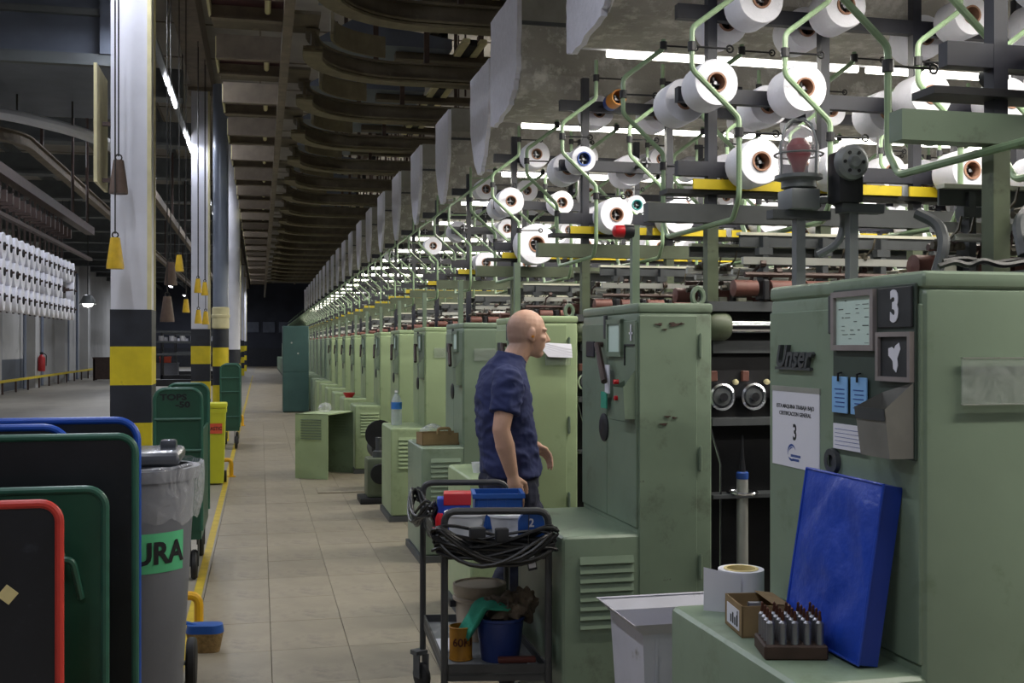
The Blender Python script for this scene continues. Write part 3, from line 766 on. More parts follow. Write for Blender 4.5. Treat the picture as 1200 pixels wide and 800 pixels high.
def machine(k):
    Yc = 2.56 + 1.9*k
    lab = ('green twisting machine with the large painted number 3, nearest the camera at right' if k == 0 else
           'green twisting machine with dull scratched cabinet and red lever, %s from the camera' % nth[k] if k == 1 else
           'green twisting machine directly beyond the man, third from the camera' if k == 2 else
           'green twisting machine with narrow cabinet, %s from the camera in the row' % nth[k] if k < 12 else
           'green twisting machine beyond the teal locker, %s from the camera in the row' % ordinal(k+1))
    t = thing('twisting_machine', lab, 'machine', (0, Yc, 0), 0, 'twisting machines along the aisle')
    mk = CABMAT.get(k, 'paint_lit' if k % 3 else 'paint')
    cab = link('cabinet', ME['cab_'+mk], t)
    link('cabinet_lid', ME['lid_'+mk], cab)
    if k < 12:
        link('front_door', ME['front_'+mk], cab); link('front_door', ME['front2_'+mk], cab)
        if k: link('side_door', ME['side_'+mk], cab)
        for z in (1.58, 1.13, .70) if k else (): link('hinge', ME['hinge'], cab, (XD-.055, -.388, z))
        link('latch', ME['latch'], cab, (XC-.005, .0, 1.66))
    if k not in (5,):
        pl = link('plinth_box', ME['plinth_'+mk], t)
        link('foot_plate', ME['foot'], pl)
        if k < 12:
            for i in range(8): link('louver', ME['louver_'+mk], pl, (0, 0, .49 + .036*i))
    else:
        bx = obj('gear_housing', MB().bbox(XB+.1, XC, -.2, .3, 0, .32, .02), M['olive'], t)
        obj('motor', MB().lathe([(0, -.2), (.11, -.2), (.13, -.15), (.13, .15), (.09, .2), (0, .2)], 16, (XB+.15, .05, .45), 'y'), M['dark_grey'], t)
        obj('pulley', MB().lathe([(0, -.03), (.16, -.03), (.13, 0), (.16, .03), (0, .03)], 20, (XB+.12, -.26, .62), 'y'), M['iron'], t)
    if k >= 1 and k < 12:
        link('back_plate', ME['backplate'], cab)
        link('paper_frame', ME['frame'], cab); link('form_sheet', ME['sheet'], cab)
        link('tool_pocket', ME['pocket'], cab)
        link('name_plate', ME['nameplate'], cab)
        link('door_knob', ME['handle'], cab, (XC-.005, .035, 1.23))
        link('lever', ME['lever'], cab)
    if k >= 2: link('signal_post', ME['stand'], t)
    link('machine_frame', ME['body'], t); link('deck_plate', ME['top_plate'], t)
    xe = min(9, 2.6 + 1.15*(k+1)) if k < 6 else 8.6
    xe = max(xe, 3.8)
    single = k <= 2
    rails(t, k, xe)
    for x in POSTX:
        if x < xe:
            link('creel_post', ME['post'], t, (x, 0, 0))
            if k < 4: link('post_foot', ME['post_low'], t, (x, 0, 0))
    sx = []; x = 2.36 if k == 0 else 2.05
    while x < xe - .25: sx.append((x, -.065, 2.275)); x += .52
    pieces('yellow_strip', ME['strip'], sx, t, k < 6)
    rx = []; x = 1.93
    while x < xe - .1:
        rx += [(x, -.32, 1.815), (x, .32, 1.815)]; x += .16
    pieces('drafting_roller', ME['roller'], rx, t, single)
    pieces('roller_clamp', ME['clamp'], [(a+.08, b, c) for a, b, c in rx], t, single)
    # the working side that faces the camera
    if k in (1, 2):
        s = -.24
        obj('side_panel', MB().bbox(XD+.02, xe, s-.02, s, 1.36, 1.72, .004, 1), M['iron'], t)
        obj('cover_bar', MB().box(XD+.04, xe, s-.05, s-.02, 1.55, 1.60), M['dark_grey'], t, smooth=False)
        obj('spindle_rail', MB().box(XD+.02, xe, s-.09, s, 1.255, 1.285), M['dark_grey'], t, smooth=False)
        obj('ring_rail', MB().box(XD+.02, xe, s-.1, s, .96, .975), M['dark_grey'], t, smooth=False)
        x = 1.845; i = 0
        while x < min(xe, 3.2):
            d = link('dial', ME['dial'], t, (x, s-.02, 1.37)); link('dial_face', ME['dial_face'], d)
            link('red_block', ME['button'], t, (x-.03, s-.02, 1.455)); link('small_knob', ME['bulbknob'], t, (x+.065, s-.02, 1.43))
            if i % 2 == 0:
                sp = link('spindle', ME['spindle'], t, (x+.08, s-.07, .94)); link('spindle_collar', ME['spindle_ring'], sp); link('spindle_tip', ME['spindle_tip'], sp)
                link('balloon_ring', ME['balloon_ring'], t, (x+.08, s-.07, .98))
                obj('yarn_rod', MB().tube([(x-.06, s-.06, 1.26), (x-.02, s-.08, 1.1), (x-.02, s-.08, .6)], .005, 6), M['chrome'], t)
            x += .140; i += 1
        obj('end_bearing', MB().lathe([(0, 0), (.05, 0), (.06, .02), (.06, .07), (.05, .09), (0, .09)], 18, (XD+.01, -.30, 1.66), 'x'), M['olive'], t)
        obj('lifting_eye', MB().tube([(XD-.03+.024*math.cos(a*math.pi/6), -.30, ZC+.03+.034*math.sin(a*math.pi/6)) for a in range(12)], .011, 6, closed=True), M['paint_dark'], t)
    # pegs and guide tubes
    pg = [(x, 0, z) for r, z in ROWZ.items() for x in spool_xs(r) if x < xe]
    pieces('spool_peg', ME['peg'], pg, t, k < 4)
    if k < 7: pieces('peg_spring', ME['peg_spring'], pg, t, k < 3)
    nx = [x - .18 for x in spool_xs('middle') if x < xe][:NX.get(k, 12)]
    if k < 4:
        for x in nx:
            g = link('guide_tube', ME['tube'], t, (x, 0, 0))
            for a in ARMS:
                link('guide_arm', ME['arm'], g, a)
    elif k < 9: pieces('guide_tube', ME['tube_far'], [(x, 0, 0) for x in nx], t, True)
    else: pieces('guide_tube', ME['tube_far'], [(x, 0, 0) for x in nx], t, False)
    return t, cab
MACH = {}
def machine_label(k):
    return ('green twisting machine with narrow cabinet, %s from the camera in the row' if k < 12 else
            'green twisting machine beyond the teal locker, %s from the camera in the row') % ordinal(k+1)
for k in list(range(0, 8)) + [12]: MACH[k] = machine(k)
for k in list(range(8, 12)) + list(range(13, 40)):
    o = copy_tree(MACH[7 if k < 12 else 12][0]); o.location = (0, 2.56 + 1.9*k, 0)
    o['label'] = machine_label(k)

# ---------------------------------------------------------------- white spools on the creels
def spool_mesh(r, L, n=28):
    ri = .042
    return MB().lathe([(ri, -L/2), (r*.96, -L/2), (r, -L/2+.008), (r*1.0, L/2-.008), (r*.96, L/2), (ri, L/2)], n, axis='y', close=True).mesh('yarn_spool', M['yarn'])
SP = [spool_mesh(.098, .155), spool_mesh(.090, .155), spool_mesh(.103, .155), spool_mesh(.075, .15)]
SPF = spool_mesh(.096, .155, 14)
def core_mesh(mk): return MB().lathe([(.034, -.085), (.0415, -.085), (.0415, .085), (.034, .085)], 20, axis='y', close=True).mesh('core', M[mk])
CORE = {c: core_mesh(c) for c in ('core', 'core_orange', 'core_blue', 'core_teal')}
BARE = {c: MB().lathe([(.038, -.085), (.046, -.085), (.046, .085), (.038, .085)], 20, axis='y', close=True).mesh('bare_core', M[c]) for c in ('core_orange', 'core_blue')}
cells = []
for k in range(0, 12):
    Yc = 2.56 + 1.9*k
    xe = max(min(9, 2.6 + 1.15*(k+1)) if k < 6 else 8.6, 3.8)
    for row, z in ROWZ.items():
        for i, x in enumerate(spool_xs(row)):
            if x > xe - .1: continue
            for side in (-1, 1):
                y = Yc + side*.17
                d = x*SN + y*CS; px = 305 + x*F/(CS*d); py = 405 - (z-H)*F/d
                if px > 1290 or py < -90: continue
                cells.append((d, k, row, i, x, y, z, side))
cells.sort()
far_mb = MB(); fv = [v.co.copy() for v in SPF.vertices]; ff = [tuple(p.vertices) for p in SPF.polygons]
MAXS = 235
special = {(2, 'top', 0, -1): 'core_orange', (2, 'middle', 0, -1): 'core_blue', (3, 'middle', 2, -1): 'core_teal'}
used = 0
for d, k, row, i, x, y, z, side in cells:
    key = (k, row, i, side)
    if key not in special and rnd.random() < (.06 if k < 3 else .2 if k == 3 else .3 if k == 4 else .93 if i < 5 else .5): continue
    if used >= MAXS:
        far_mb.add([v + Vector((x, y, z)) for v in fv], ff); continue
    used += 1
    where = 'near side' if side < 0 else 'far side'
    place = '%s from the aisle on the %s row of the %s creel, %s' % (nth[i], row, nth[k] if k else 'nearest', where)
    if key in special and special[key] == 'core_orange':
        o = link('yarn_spool', BARE['core_orange'], None, (x, y-.04, z)); tag(o, 'almost bare orange and blue tube, first on the top row of the third creel', 'spool', 'spools on the creels'); 
        obj('blue_band', MB().lathe([(.0465, .03), (.0465, .085)], 20, axis='y'), M['core_blue'], o)
        continue
    me = SP[3] if key in special else SP[2] if rnd.random() < .3 else SP[1] if rnd.random() < .25 else SP[0]
    o = link('yarn_spool', me, None, (x, y, z))
    if (k, row, i, side) == (3, 'bottom', 0, -1): o.scale = (1.5, 1, 1.5)
    tag(o, 'white spool, ' + place, 'spool', 'spools on the creels')
    link('core', CORE[special.get(key, 'core')], o)
o = obj('distant_spools', far_mb, M['yarn'])
tag(o, 'mass of small white spools on the creels deep down the row', 'spools', None, 'stuff')

# ================================================================ DETAILS ON THE NEAREST MACHINE
t0, cab0 = MACH[0]; Y0 = 2.56
def C0(px):  # local y on the nearest cabinet front for a picture column
    return YatX(px, XC) - Y0
obj('notice_board', MB().bbox(XC-.012, XC-.004, C0(1078), C0(981), 1.32, 1.722, .002, 1), M['board_green'], cab0)
def frame(y0, y1, z0, z1, w, m, par, name='paper_frame'):
    x0, x1 = XC-.024, XC-.010
    return obj(name, MB().box(x0, x1, y0, y1, z1-w, z1).box(x0, x1, y0, y1, z0, z0+w).box(x0, x1, y0, y0+w, z0+w, z1-w).box(x0, x1, y1-w, y1, z0+w, z1-w), m, par, smooth=False)
frame(C0(1033), C0(983), 1.568, 1.716, .014, M['frame_steel'], cab0)
obj('form_sheet', MB().box(XC-.016, XC-.012, C0(1030), C0(986), 1.578, 1.703), M['paper_green'], cab0, smooth=False)
g = random.Random(5); mb = MB()
for r_ in range(11):
    z = 1.692 - .0105*r_; y = C0(1028) + .012
    while y < C0(987) - .03:
        w = g.uniform(.006, .03)
        if g.random() < .6: mb.box(XC-.0168, XC-.016, y, min(y+w, C0(987)-.006), z-.0005, z+.0009*g.uniform(.2, 1.6))
        y += w + g.uniform(.006, .03)
obj('form_writing', mb, M['ink'], cab0, smooth=False)
obj('number_plate', MB().bbox(XC-.018, XC-.011, C0(1076), C0(1036), 1.622, 1.716, .002, 1), M['board_black'], cab0)
obj('painted_number', text_mb('3', .098, .002, .004, 0, .75).xf(T(XC-.019, (C0(1076)+C0(1036))/2 - .004, 1.668) @ FACE_AISLE), M['paper'], cab0, smooth=False)
frame(C0(1077), C0(1036), 1.497, 1.612, .011, M['frame_steel'], cab0)
obj('dark_card', MB().box(XC-.016, XC-.012, C0(1075), C0(1038), 1.505, 1.604), M['board_black'], cab0, smooth=False)
mb = MB()
pts = []
for a in range(14):
    q = a/14*2*math.pi; r_ = .022*(1+.45*math.sin(3*q+.6)+.2*math.sin(7*q)); pts.append(((C0(1056)) + r_*math.cos(q)*.9, 1.557 + r_*1.25*math.sin(q)))
obj('torn_paper_mark', MB().prism(pts, XC-.0175, XC-.016, 'x'), M['paper'], cab0, smooth=False)
# steel pocket
y0, y1 = C0(1077), C0(1040)
xb = XC-.014
obj('tool_pocket', MB().add([(xb, y0, 1.325), (xb, y1, 1.325), (xb, y1, 1.47), (xb, y0, 1.497), (xb-.058, y0+.003, 1.325), (xb-.058, y1-.003, 1.325), (xb-.072, y1, 1.437), (xb-.072, y0, 1.437)],
    [(0, 1, 5, 4), (4, 5, 6, 7), (0, 4, 7, 3), (1, 2, 6, 5), (0, 3, 2, 1)]), M['pocket_grey'], cab0, smooth=False)
obj('pocket_band', MB().add([(xb-.0712, y0+.001, 1.41), (xb-.0712, y1-.001, 1.41), (xb-.0742, y1-.001, 1.438), (xb-.0742, y0+.001, 1.438)], [(0, 1, 2, 3)]), M['dark_grey'], cab0, smooth=False)
for i, (a, b) in enumerate(((1001, 983), (1024, 1005))):
    tg = obj('hanging_tag', MB().bbox(XC-.02, XC-.016, Y0+C0(a), Y0+C0(b), 1.41, 1.502, .001, 1), M['paper_blue'])
    tag(tg, 'blue card tag on the nearest cabinet board, ' + ('left one' if i == 0 else 'right one beside the steel pocket'), 'tag', 'blue tags on the board')
    mb = MB()
    for q in range(5): mb.box(XC-.0207, XC-.0199, Y0+C0(a)+.012, Y0+C0(b)-.014-.006*(q % 2), 1.425+.011*q, 1.4275+.011*q)
    obj('tag_writing', mb, M['core_blue'], tg, smooth=False)
    obj('hook', MB().tube([(XC-.014, Y0+C0((a+b)/2), 1.512), (XC-.024, Y0+C0((a+b)/2), 1.51), (XC-.024, Y0+C0((a+b)/2), 1.49)], .003, 5), M['ink'], tg)
obj('white_card', MB().box(XC-.016, XC-.012, C0(1020), C0(983), 1.318, 1.382), M['paper'], cab0, smooth=False)
mb = MB()
for q in range(5): mb.box(XC-.0166, XC-.016, C0(1018), C0(985), 1.328+.01*q, 1.329+.01*q)
obj('card_lines', mb, M['core_blue'], cab0, smooth=False)
# printed notice
yp0, yp1 = C0(963), C0(908)
ps = obj('printed_notice', MB().box(XC-.0075, XC-.005, yp0, yp1, 1.242, 1.452), M['paper'], cab0, smooth=False, label='white printed notice with number 3')
ym = (yp0+yp1)/2
mb = text_mb('ESTA MAQUINA TRABAJA BAJO', .0155, .0006, .0002).xf(T(XC-.0079, ym, 1.410) @ FACE_AISLE)
m2 = text_mb('CERTIFICACION GENERAL', .0155, .0006, .0002).xf(T(XC-.0079, ym, 1.390) @ FACE_AISLE); mb.add(m2.v, m2.f)
m2 = text_mb('3', .062, .0006, .0012, 0, .8).xf(T(XC-.0079, ym, 1.338) @ FACE_AISLE); mb.add(m2.v, m2.f)
obj('notice_writing', mb, M['ink'], cab0, smooth=False)
mb = MB()
def arc(a0, a1, r, w, cy, cz):
    n = 10; vs = []
    for i in range(n+1):
        a = R(a0 + (a1-a0)*i/n)
        for q in (r, r-w*math.sin(math.pi*(i+.6)/(n+1.2))): vs.append((XC-.0079, cy - q*math.cos(a), cz + q*math.sin(a)))
    mb.add(vs, [(2*i, 2*i+1, 2*i+3, 2*i+2) for i in range(n)])
cy, cz = ym+.018, 1.283
arc(20, 200, .024, .007, cy, cz); arc(60, 170, .015, .004, cy, cz); arc(215, 300, .024, .007, cy, cz)
for q, (a, b) in enumerate(((-.005, .052), (.004, .044))):
    for s in range(9): mb.box(XC-.0079, XC-.0076, cy-a-(b-a)*(s+.8)/9, cy-a-(b-a)*s/9, cz-.012-.011*q, cz-.005-.011*q)
obj('notice_emblem', mb, M['core_blue'], cab0, smooth=False)
obj('clear_sleeve_edge', MB().box(XC-.0085, XC-.005, yp0-.003, yp1+.003, 1.452, 1.466), M['alu'], cab0, smooth=False)
mb = text_mb('Unser', .085, .012, .002, .35, .95).xf(T(XC-.012, (C0(956)+C0(914))/2, 1.548) @ FACE_AISLE)
mb.box(XC-.016, XC-.006, C0(955), C0(914), 1.513, 1.521)
obj('maker_lettering', mb, M['dark_grey'], cab0)
obj('lock_ring', MB().lathe([(.016, -.012), (.032, -.012), (.034, 0)], 20, (XC-.006, C0(980), 1.283), 'x').lathe([(0, -.004), (.017, -.004)], 16, (XC-.006, C0(980), 1.283), 'x'), M['dark_grey'], cab0)
obj('document_pocket', MB().box(XC+.09, XD-.012, -.392, -.388, 1.447, 1.552), M['plastic_pocket'], cab0, smooth=False)
obj('pocket_edge', MB().box(XC+.09, XD-.012, -.3935, -.387, 1.551, 1.5535).box(XC+.09, XD-.012, -.3935, -.387, 1.446, 1.448), M['alu'], cab0, smooth=False)
# details on the second machine
t1, cab1 = MACH[1]
mb = MB().box(XC-.012, XC-.010, -.33, -.318, 1.60, 1.665).box(XC-.012, XC-.010, -.345, -.303, 1.626, 1.634)
obj('painted_cross', mb, M['paper'], cab1, smooth=False)
obj('slot_frame', MB().box(XC-.012, XC-.006, -.36, -.24, 1.58, 1.586).box(XC-.012, XC-.006, -.246, -.24, 1.50, 1.586), M['iron'], cab1, smooth=False)
for z, dy, mk, lab in ((1.44, .0, 'paper', 'white paper tag hanging beside the red lever pocket'), (1.375, .035, 'rag_green', 'green cloth tag hanging below the red lever')):
    tg = obj('hanging_tag', MB().bbox(XC-.030, XC-.024, 4.46-.10+dy, 4.46-.045+dy*1.6, z-.06, z+.06 if mk == 'paper' else z+.01, .001, 1), M[mk])
    tag(tg, lab, 'tag')
for i, (yy, zz) in enumerate(((-.27, 1.435), (-.28, 1.37))):
    obj('red_clip', MB().lathe([(0, -.012), (.010, -.01), (.010, .01), (0, .012)], 10, (XC-.055, yy, zz), 'x'), M['lamp_red2'], cab1)
ch = MB()
for (x_, z_, s_) in ((1.535, 1.665, .010), (1.60, 1.665, .016), (1.63, 1.668, .007), (1.56, 1.645, .006), (1.57, 1.30, .008), (1.555, 1.27, .010), (1.60, 1.295, .007)):
    pts = []
    for a in range(11):
        q = a/11*2*math.pi; r_ = s_*(1+.4*math.sin(3*q+x_*40)+.2*math.sin(5*q)); pts.append((x_+r_*math.cos(q)*1.5, z_+r_*.5*math.sin(q)))
    ch.prism(pts, -.3875, -.3845, 'y')
obj('paint_chip', ch, M['brown'], cab1, smooth=False)
# plastic document sleeve with paper on the third cabinet
t2, cab2 = MACH[2]
obj('document_pocket', MB().box(XC+.12, XD-.05, -.396, -.388, 1.47, 1.56), M['plastic_pocket'], cab2, smooth=False)
mb = MB()
for i in range(4):
    mb.add([(XC+.09, -.392-.003*i, 1.60-.010*i), (XC+.27, -.396-.003*i, 1.590-.016*i), (XC+.27, -.412-.003*i, 1.560-.016*i), (XC+.13, -.406-.003*i, 1.535-.006*i)], [(0, 1, 2, 3)])
obj('loose_sheet', mb, M['paper'], cab2, smooth=False, stuff=True)
for k in (3, 4):
    obj('document_pocket', MB().box(XC+.08, XD-.05, -.392, -.387, 1.47, 1.56), M['plastic_pocket'], MACH[k][1], smooth=False)

# signal lamps on posts
def caged_lamp(x, y):
    t = thing('signal_lamp', 'red signal lamp under a clear caged globe above the nearest cabinet', 'lamp', (x, y, ZC))
    obj('post', MB().box(-.014, .014, -.014, .014, 0, .20), M['grey_steel'], t, smooth=False)
    obj('bracket', MB().box(-.09, .09, -.02, .02, .19, .215), M['dark_grey'], t, smooth=False)
    obj('base', MB().bbox(-.045, .045, -.045, .045, .215, .275, .008).lathe([(.03, .275), (.05, .28), (.05, .30), (.068, .305), (.068, .315), (.03, .318)], 20), M['grey_steel'], t)
    obj('globe', MB().lathe([(.055, .315), (.058, .36), (.056, .40), (.045, .435), (.025, .455), (0, .46)], 24), M['glass_clear'], t)
    obj('bulb', MB().lathe([(0, .32), (.015, .325), (.022, .35), (.034, .375), (.034, .40), (.02, .42), (0, .425)], 16), M['lamp_red'], t)
    for q in range(2):
        a = math.pi*q/2 + .3; c, s = math.cos(a), math.sin(a)
        obj('cage_hoop', MB().tube([(.066*c, .066*s, .315), (.069*c, .069*s, .40), (.05*c, .05*s, .455), (.02*c, .02*s, .475), (-.02*c, -.02*s, .475), (-.05*c, -.05*s, .455), (-.069*c, -.069*s, .40), (-.066*c, -.066*s, .315)], .0035, 6), M['grey_steel'], t)
    obj('cage_ring', MB().tube([(.068*math.cos(a*math.pi/10), .068*math.sin(a*math.pi/10), .375) for a in range(20)], .003, 5, closed=True), M['grey_steel'], t)
    obj('conduit', MB().tube(fillet([(.045, 0, .245), (.10, -.02, .25), (.13, -.03, .20), (.11, -.03, .12), (.06, 0, .09)], .05, 5), .011, 8), M['hose'], t)
    return t
pl_ = P(936, 334, 3.12)
caged_lamp(pl_.x, pl_.y)
ph = P(998, 330, 3.05)
t = thing('alarm_horn', 'black alarm horn with round pierced disc beside the caged lamp', 'horn', (ph.x, ph.y, ZC))
obj('post', MB().box(-.013, .013, -.013, .013, 0, .22), M['grey_steel'], t, smooth=False)
obj('bracket', MB().box(-.04, .09, -.02, .02, .2, .225), M['dark_grey'], t, smooth=False)
obj('body', MB().bbox(-.055, .022, -.03, .04, .225, .37, .012), M['black_plastic'], t)
obj('disc', MB().lathe([(0, -.058), (.015, -.06), (.02, -.052), (.038, -.052), (.048, -.045), (.05, -.03)], 24, (-.022, 0, .335), 'y'), M['grey_steel'], t)
for a in range(6): obj('pierced_hole', MB().lathe([(0, -.0545), (.005, -.0545), (.005, -.05)], 8, (-.022+.028*math.cos(a*math.pi/3), 0, .335+.028*math.sin(a*math.pi/3)), 'y'), M['iron'], t)
t = thing('signal_lamp', 'small red lamp lying sideways on a post above the second cabinet', 'lamp', (XC+.085, 4.46-.10, ZC))
obj('post', MB().box(-.016, .016, -.016, .016, 0, .335), M['paint_dark'], t, smooth=False)
obj('housing', MB().lathe([(0, -.005), (.027, -.005), (.030, .0), (.030, .035), (0, .035)], 14, (-.045, 0, .31), 'x'), M['black_plastic'], t)
obj('lens', MB().lathe([(0, -.012), (.014, -.011), (.024, -.005), (.027, .005), (.027, .038)], 14, (-.085, 0, .31), 'x'), M['lamp_red2'], t)
# hoses on the nearest machine
for i, pts in enumerate(([(1098, 318, 2.9), (1108, 285, 2.9), (1100, 262, 2.95), (1075, 250, 3.0)], [(1200, 300, 2.8), (1192, 262, 2.85), (1205, 245, 2.9)])):
    o = obj('hose', MB().tube(fillet([P(*q) for q in pts], .06, 6), .016, 8), M['dark_grey'])
    tag(o, ['grey ribbed hose bending up behind the nearest cabinet top', 'grey hose at the right picture edge above the nearest cabinet'][i], 'hose')
o = obj('cable_bundle', MB().tube(fillet([P(x_, y_, 2.75) for x_, y_ in ((1100, 312), (1120, 306), (1135, 312), (1150, 304), (1175, 312), (1215, 304))], .03, 4), .008, 6).tube(fillet([P(x_, y_, 2.8) for x_, y_ in ((1105, 306), (1130, 302), (1160, 309), (1220, 300))], .03, 4), .007, 6), M['cable'])
tag(o, 'black cable bundle lying on the nearest cabinet top', 'cable')

# ================================================================ THINGS ON THE NEAREST PLINTH
ZP = .84
pr = Vector((1.325, 2.865, ZP))
t = thing('paper_roll', 'roll of white label paper with cream core, its end unrolled, on nearest plinth', 'paper roll', pr)
obj('roll', MB().lathe([(.048, 0), (.064, 0), (.064, .11), (.048, .11)], 32, close=True), M['paper'], t)
obj('core_ring', MB().lathe([(.040, .002), (.0485, .002), (.0485, .112), (.040, .112)], 28, close=True), M['cream_card'], t)
mb = MB(); pts = []
for i in range(7): q = i/6; pts.append((-.03 - .09*q, -.066 + .02*q*q + .03*q, 0))
vs = []; fs = []
for i, p in enumerate(pts):
    q = i/6
    vs += [(p[0], p[1], .002), (p[0], p[1], .105 + .018*q)]
for i in range(6): fs.append((2*i, 2*i+2, 2*i+3, 2*i+1))
obj('loose_end', MB().add(vs, fs), M['paper'], t)
t = thing('cardboard_box', 'small open brown cardboard box with white printed label beside the paper roll', 'box', (1.262, 2.63, ZP), R(-8))
w, l, h_ = .064, .075, .08
obj('box_side', MB().box(-w, -w+.004, -l, l, 0, h_).box(w-.004, w, -l, l, 0, h_).box(-w, w, -l, -l+.004, 0, h_).box(-w, w, l-.004, l, 0, h_).box(-w, w, -l, l, 0, .004), M['kraft'], t, smooth=False)
obj('flap', MB().add([(w-.002, -l, h_), (w-.002, l, h_), (w-.05, l, h_+.006), (w-.05, -l, h_+.006)], [(0, 1, 2, 3)]), M['kraft'], t, smooth=False)
obj('box_label', MB().box(-w-.0015, -w, -l+.022, l-.022, .012, .064), M['paper'], t, smooth=False)
mb = MB()
for q in range(4): mb.box(-w-.0022, -w-.0015, -l+.032+.018*q, -l+.032+.018*q+.010, .02, .048 - .008*(q % 2))
mb.box(-w-.0022, -w-.0015, -l+.03, -l+.036, .022, .06)
obj('label_print', mb, M['ink'], t, smooth=False)
sc = obj('metal_bits', MB().lathe([(0, -.02), (.01, -.018), (.01, .018), (0, .02)], 8, (0, .02, .06), 'x').lathe([(0, -.015), (.008, -.013), (.008, .013), (0, .015)], 8, (.02, -.03, .06), 'y'), M['pin_metal'], t)
# tray of pins
pt = Vector((1.243, 2.41, ZP))
t = thing('pin_tray', 'oily dark wooden block holding rows of metal pins in front of the pad', 'tray', pt, R(-14))
obj('block', MB().bbox(-.075, .075, -.06, .06, 0, .035, .004, 1), M['wood_dark'], t)
pinm = MB().lathe([(0, 0), (.0095, 0), (.0095, .05), (.007, .053), (.004, .056), (0, .056)], 12).mesh('metal_pin', M['pin_metal'])
tipm = MB().lathe([(.0045, .055), (.005, .06), (.003, .07), (.0035, .076), (0, .08)], 8).mesh('pin_tip', M['copper'])
rm = Matrix.Rotation(R(-14), 4, 'Z')
for i in range(5):
    for j2 in range(4):
        q = pt + rm @ Vector((-.058 + .029*i, -.045 + .03*j2, .0352))
        o = link('metal_pin', pinm, None, q)
        tag(o, 'worn metal pin in the wooden tray, %s column from aisle, %s row from near edge' % (ordinal(i+1), ordinal(j2+1)), 'pin', 'pins in the wooden tray')
        link('pin_tip', tipm, o)
obj('tray_hook', MB().tube(fillet([(-.03, .065, 0), (-.03, .075, .05), (-.01, .075, .06), (-.01, .068, .03)], .01, 3), .005, 6), M['paint_dark'], t)
# blue vinyl pad leaning on the cabinet
t = thing('vinyl_pad', 'thick blue vinyl pad leaning against the nearest cabinet', 'pad', (1.357, 2.437, ZP+.006))
t.rotation_euler = (0, R(9), 0)
bm = bmesh.new()
w2, th, hh = .182, .031, .415
nx_, nz_ = 14, 18
mbp = MB()
def pad_face(sx):
    vs = []
    for i in range(nx_+1):
        for j3 in range(nz_+1):
            y = -w2 + 2*w2*i/nx_; z = hh*j3/nz_
            e = min(1, min(i, nx_-i)/1.5) * min(1, min(j3, nz_-j3)/1.5)
            nn = noise.noise(Vector((y*9, z*7, 3*sx)))*.013 + noise.noise(Vector(((y+z*.8)*18, (z-y)*5, 7)))*.012
            inset = .006*(1-e)
            ks = 1 - 2*inset
            vs.append((sx*(th - .006 + .006*e + nn*e), y*(1-inset), z))
    return vs
A = pad_face(-1); B = pad_face(1)
idx = lambda i, j3: i*(nz_+1)+j3
fsA = [(idx(i, j3), idx(i+1, j3), idx(i+1, j3+1), idx(i, j3+1)) for i in range(nx_) for j3 in range(nz_)]
obj('front_cover', MB().add(A, fsA), M['vinyl'], t)
side = MB().add(B, fsA)
nA = len(side.v); side.v += A
rim = [(i, 0) for i in range(nx_)] + [(nx_, j3) for j3 in range(nz_)] + [(i, nz_) for i in range(nx_, 0, -1)] + [(0, j3) for j3 in range(nz_, 0, -1)]
for q in range(len(rim)):
    a, b = rim[q], rim[(q+1) % len(rim)]
    side.f.append((idx(*a), idx(*b), nA+idx(*b), nA+idx(*a)))
obj('side_cover', side, M['vinyl_side'], t)
obj('piping', MB().tube([A[idx(*q)] for q in rim], .004, 6, closed=True), M['vinyl'], t)

# white bin between the first two plinths
t = thing('waste_bin', 'stained white enamel bin with flared rim between two green plinths', 'bin', (1.378, 3.42, -.03))
def frust(x0, y0, x1, y1, z0, z1):
    return [(-x0, -y0, z0), (x0, -y0, z0), (x0, y0, z0), (-x0, y0, z0), (-x1, -y1, z1), (x1, -y1, z1), (x1, y1, z1), (-x1, y1, z1)]
obj('bin_body', MB().add(frust(.17, .13, .205, .165, 0.032, .70), [(0, 1, 5, 4), (1, 2, 6, 5), (2, 3, 7, 6), (3, 0, 4, 7), (3, 2, 1, 0)]), M['white_enamel'], t, smooth=False)
obj('rim', MB().add(frust(.205, .165, .245, .20, .70, .74), [(0, 1, 5, 4), (1, 2, 6, 5), (2, 3, 7, 6), (3, 0, 4, 7)]).add(frust(.245, .20, .238, .193, .74, .737), [(0, 1, 5, 4), (1, 2, 6, 5), (2, 3, 7, 6), (3, 0, 4, 7)]), M['white_enamel'], t, smooth=False)
obj('bin_rib', MB().box(-.005, .005, -.172, -.155, .05, .70).box(-.165, -.155, -.165, -.145, .05, .70).box(.12, .13, -.172, -.15, .05, .70), M['white_enamel'], t, smooth=False)

# ================================================================ OTHER THINGS ON PLINTHS
def place_top(k, dx, dy): return Vector((XB + dx, 2.56 + 1.9*k + dy, ZP))
b = place_top(4, .10, .02)
t = thing('water_bottle', 'clear plastic water bottle with blue label on a green plinth', 'bottle', b)
obj('bottle_body', MB().lathe([(0, 0), (.045, 0), (.05, .01), (.05, .11), (.046, .125), (.05, .14), (.05, .22), (.03, .27), (.016, .29), (.016, .31)], 18), M['bottle'], t)
obj('bottle_label', MB().lathe([(.0512, .15), (.0512, .215)], 18), M['bottle_cap'], t)
obj('cap', MB().lathe([(.018, .305), (.018, .325), (0, .325)], 12), M['white_plastic'], t)
b = place_top(3, .17, -.12)
t = thing('cardboard_tray', 'low brown cardboard tray with handle hole on a green plinth behind the man', 'tray', b, R(5))
obj('tray_side', MB().box(-.15, .15, -.1, -.095, 0, .09).box(-.15, .15, .095, .1, 0, .09).box(-.15, -.145, -.1, .1, 0, .09).box(.145, .15, -.1, .1, 0, .09).box(-.15, .15, -.1, .1, 0, .006), M['kraft'], t, smooth=False)
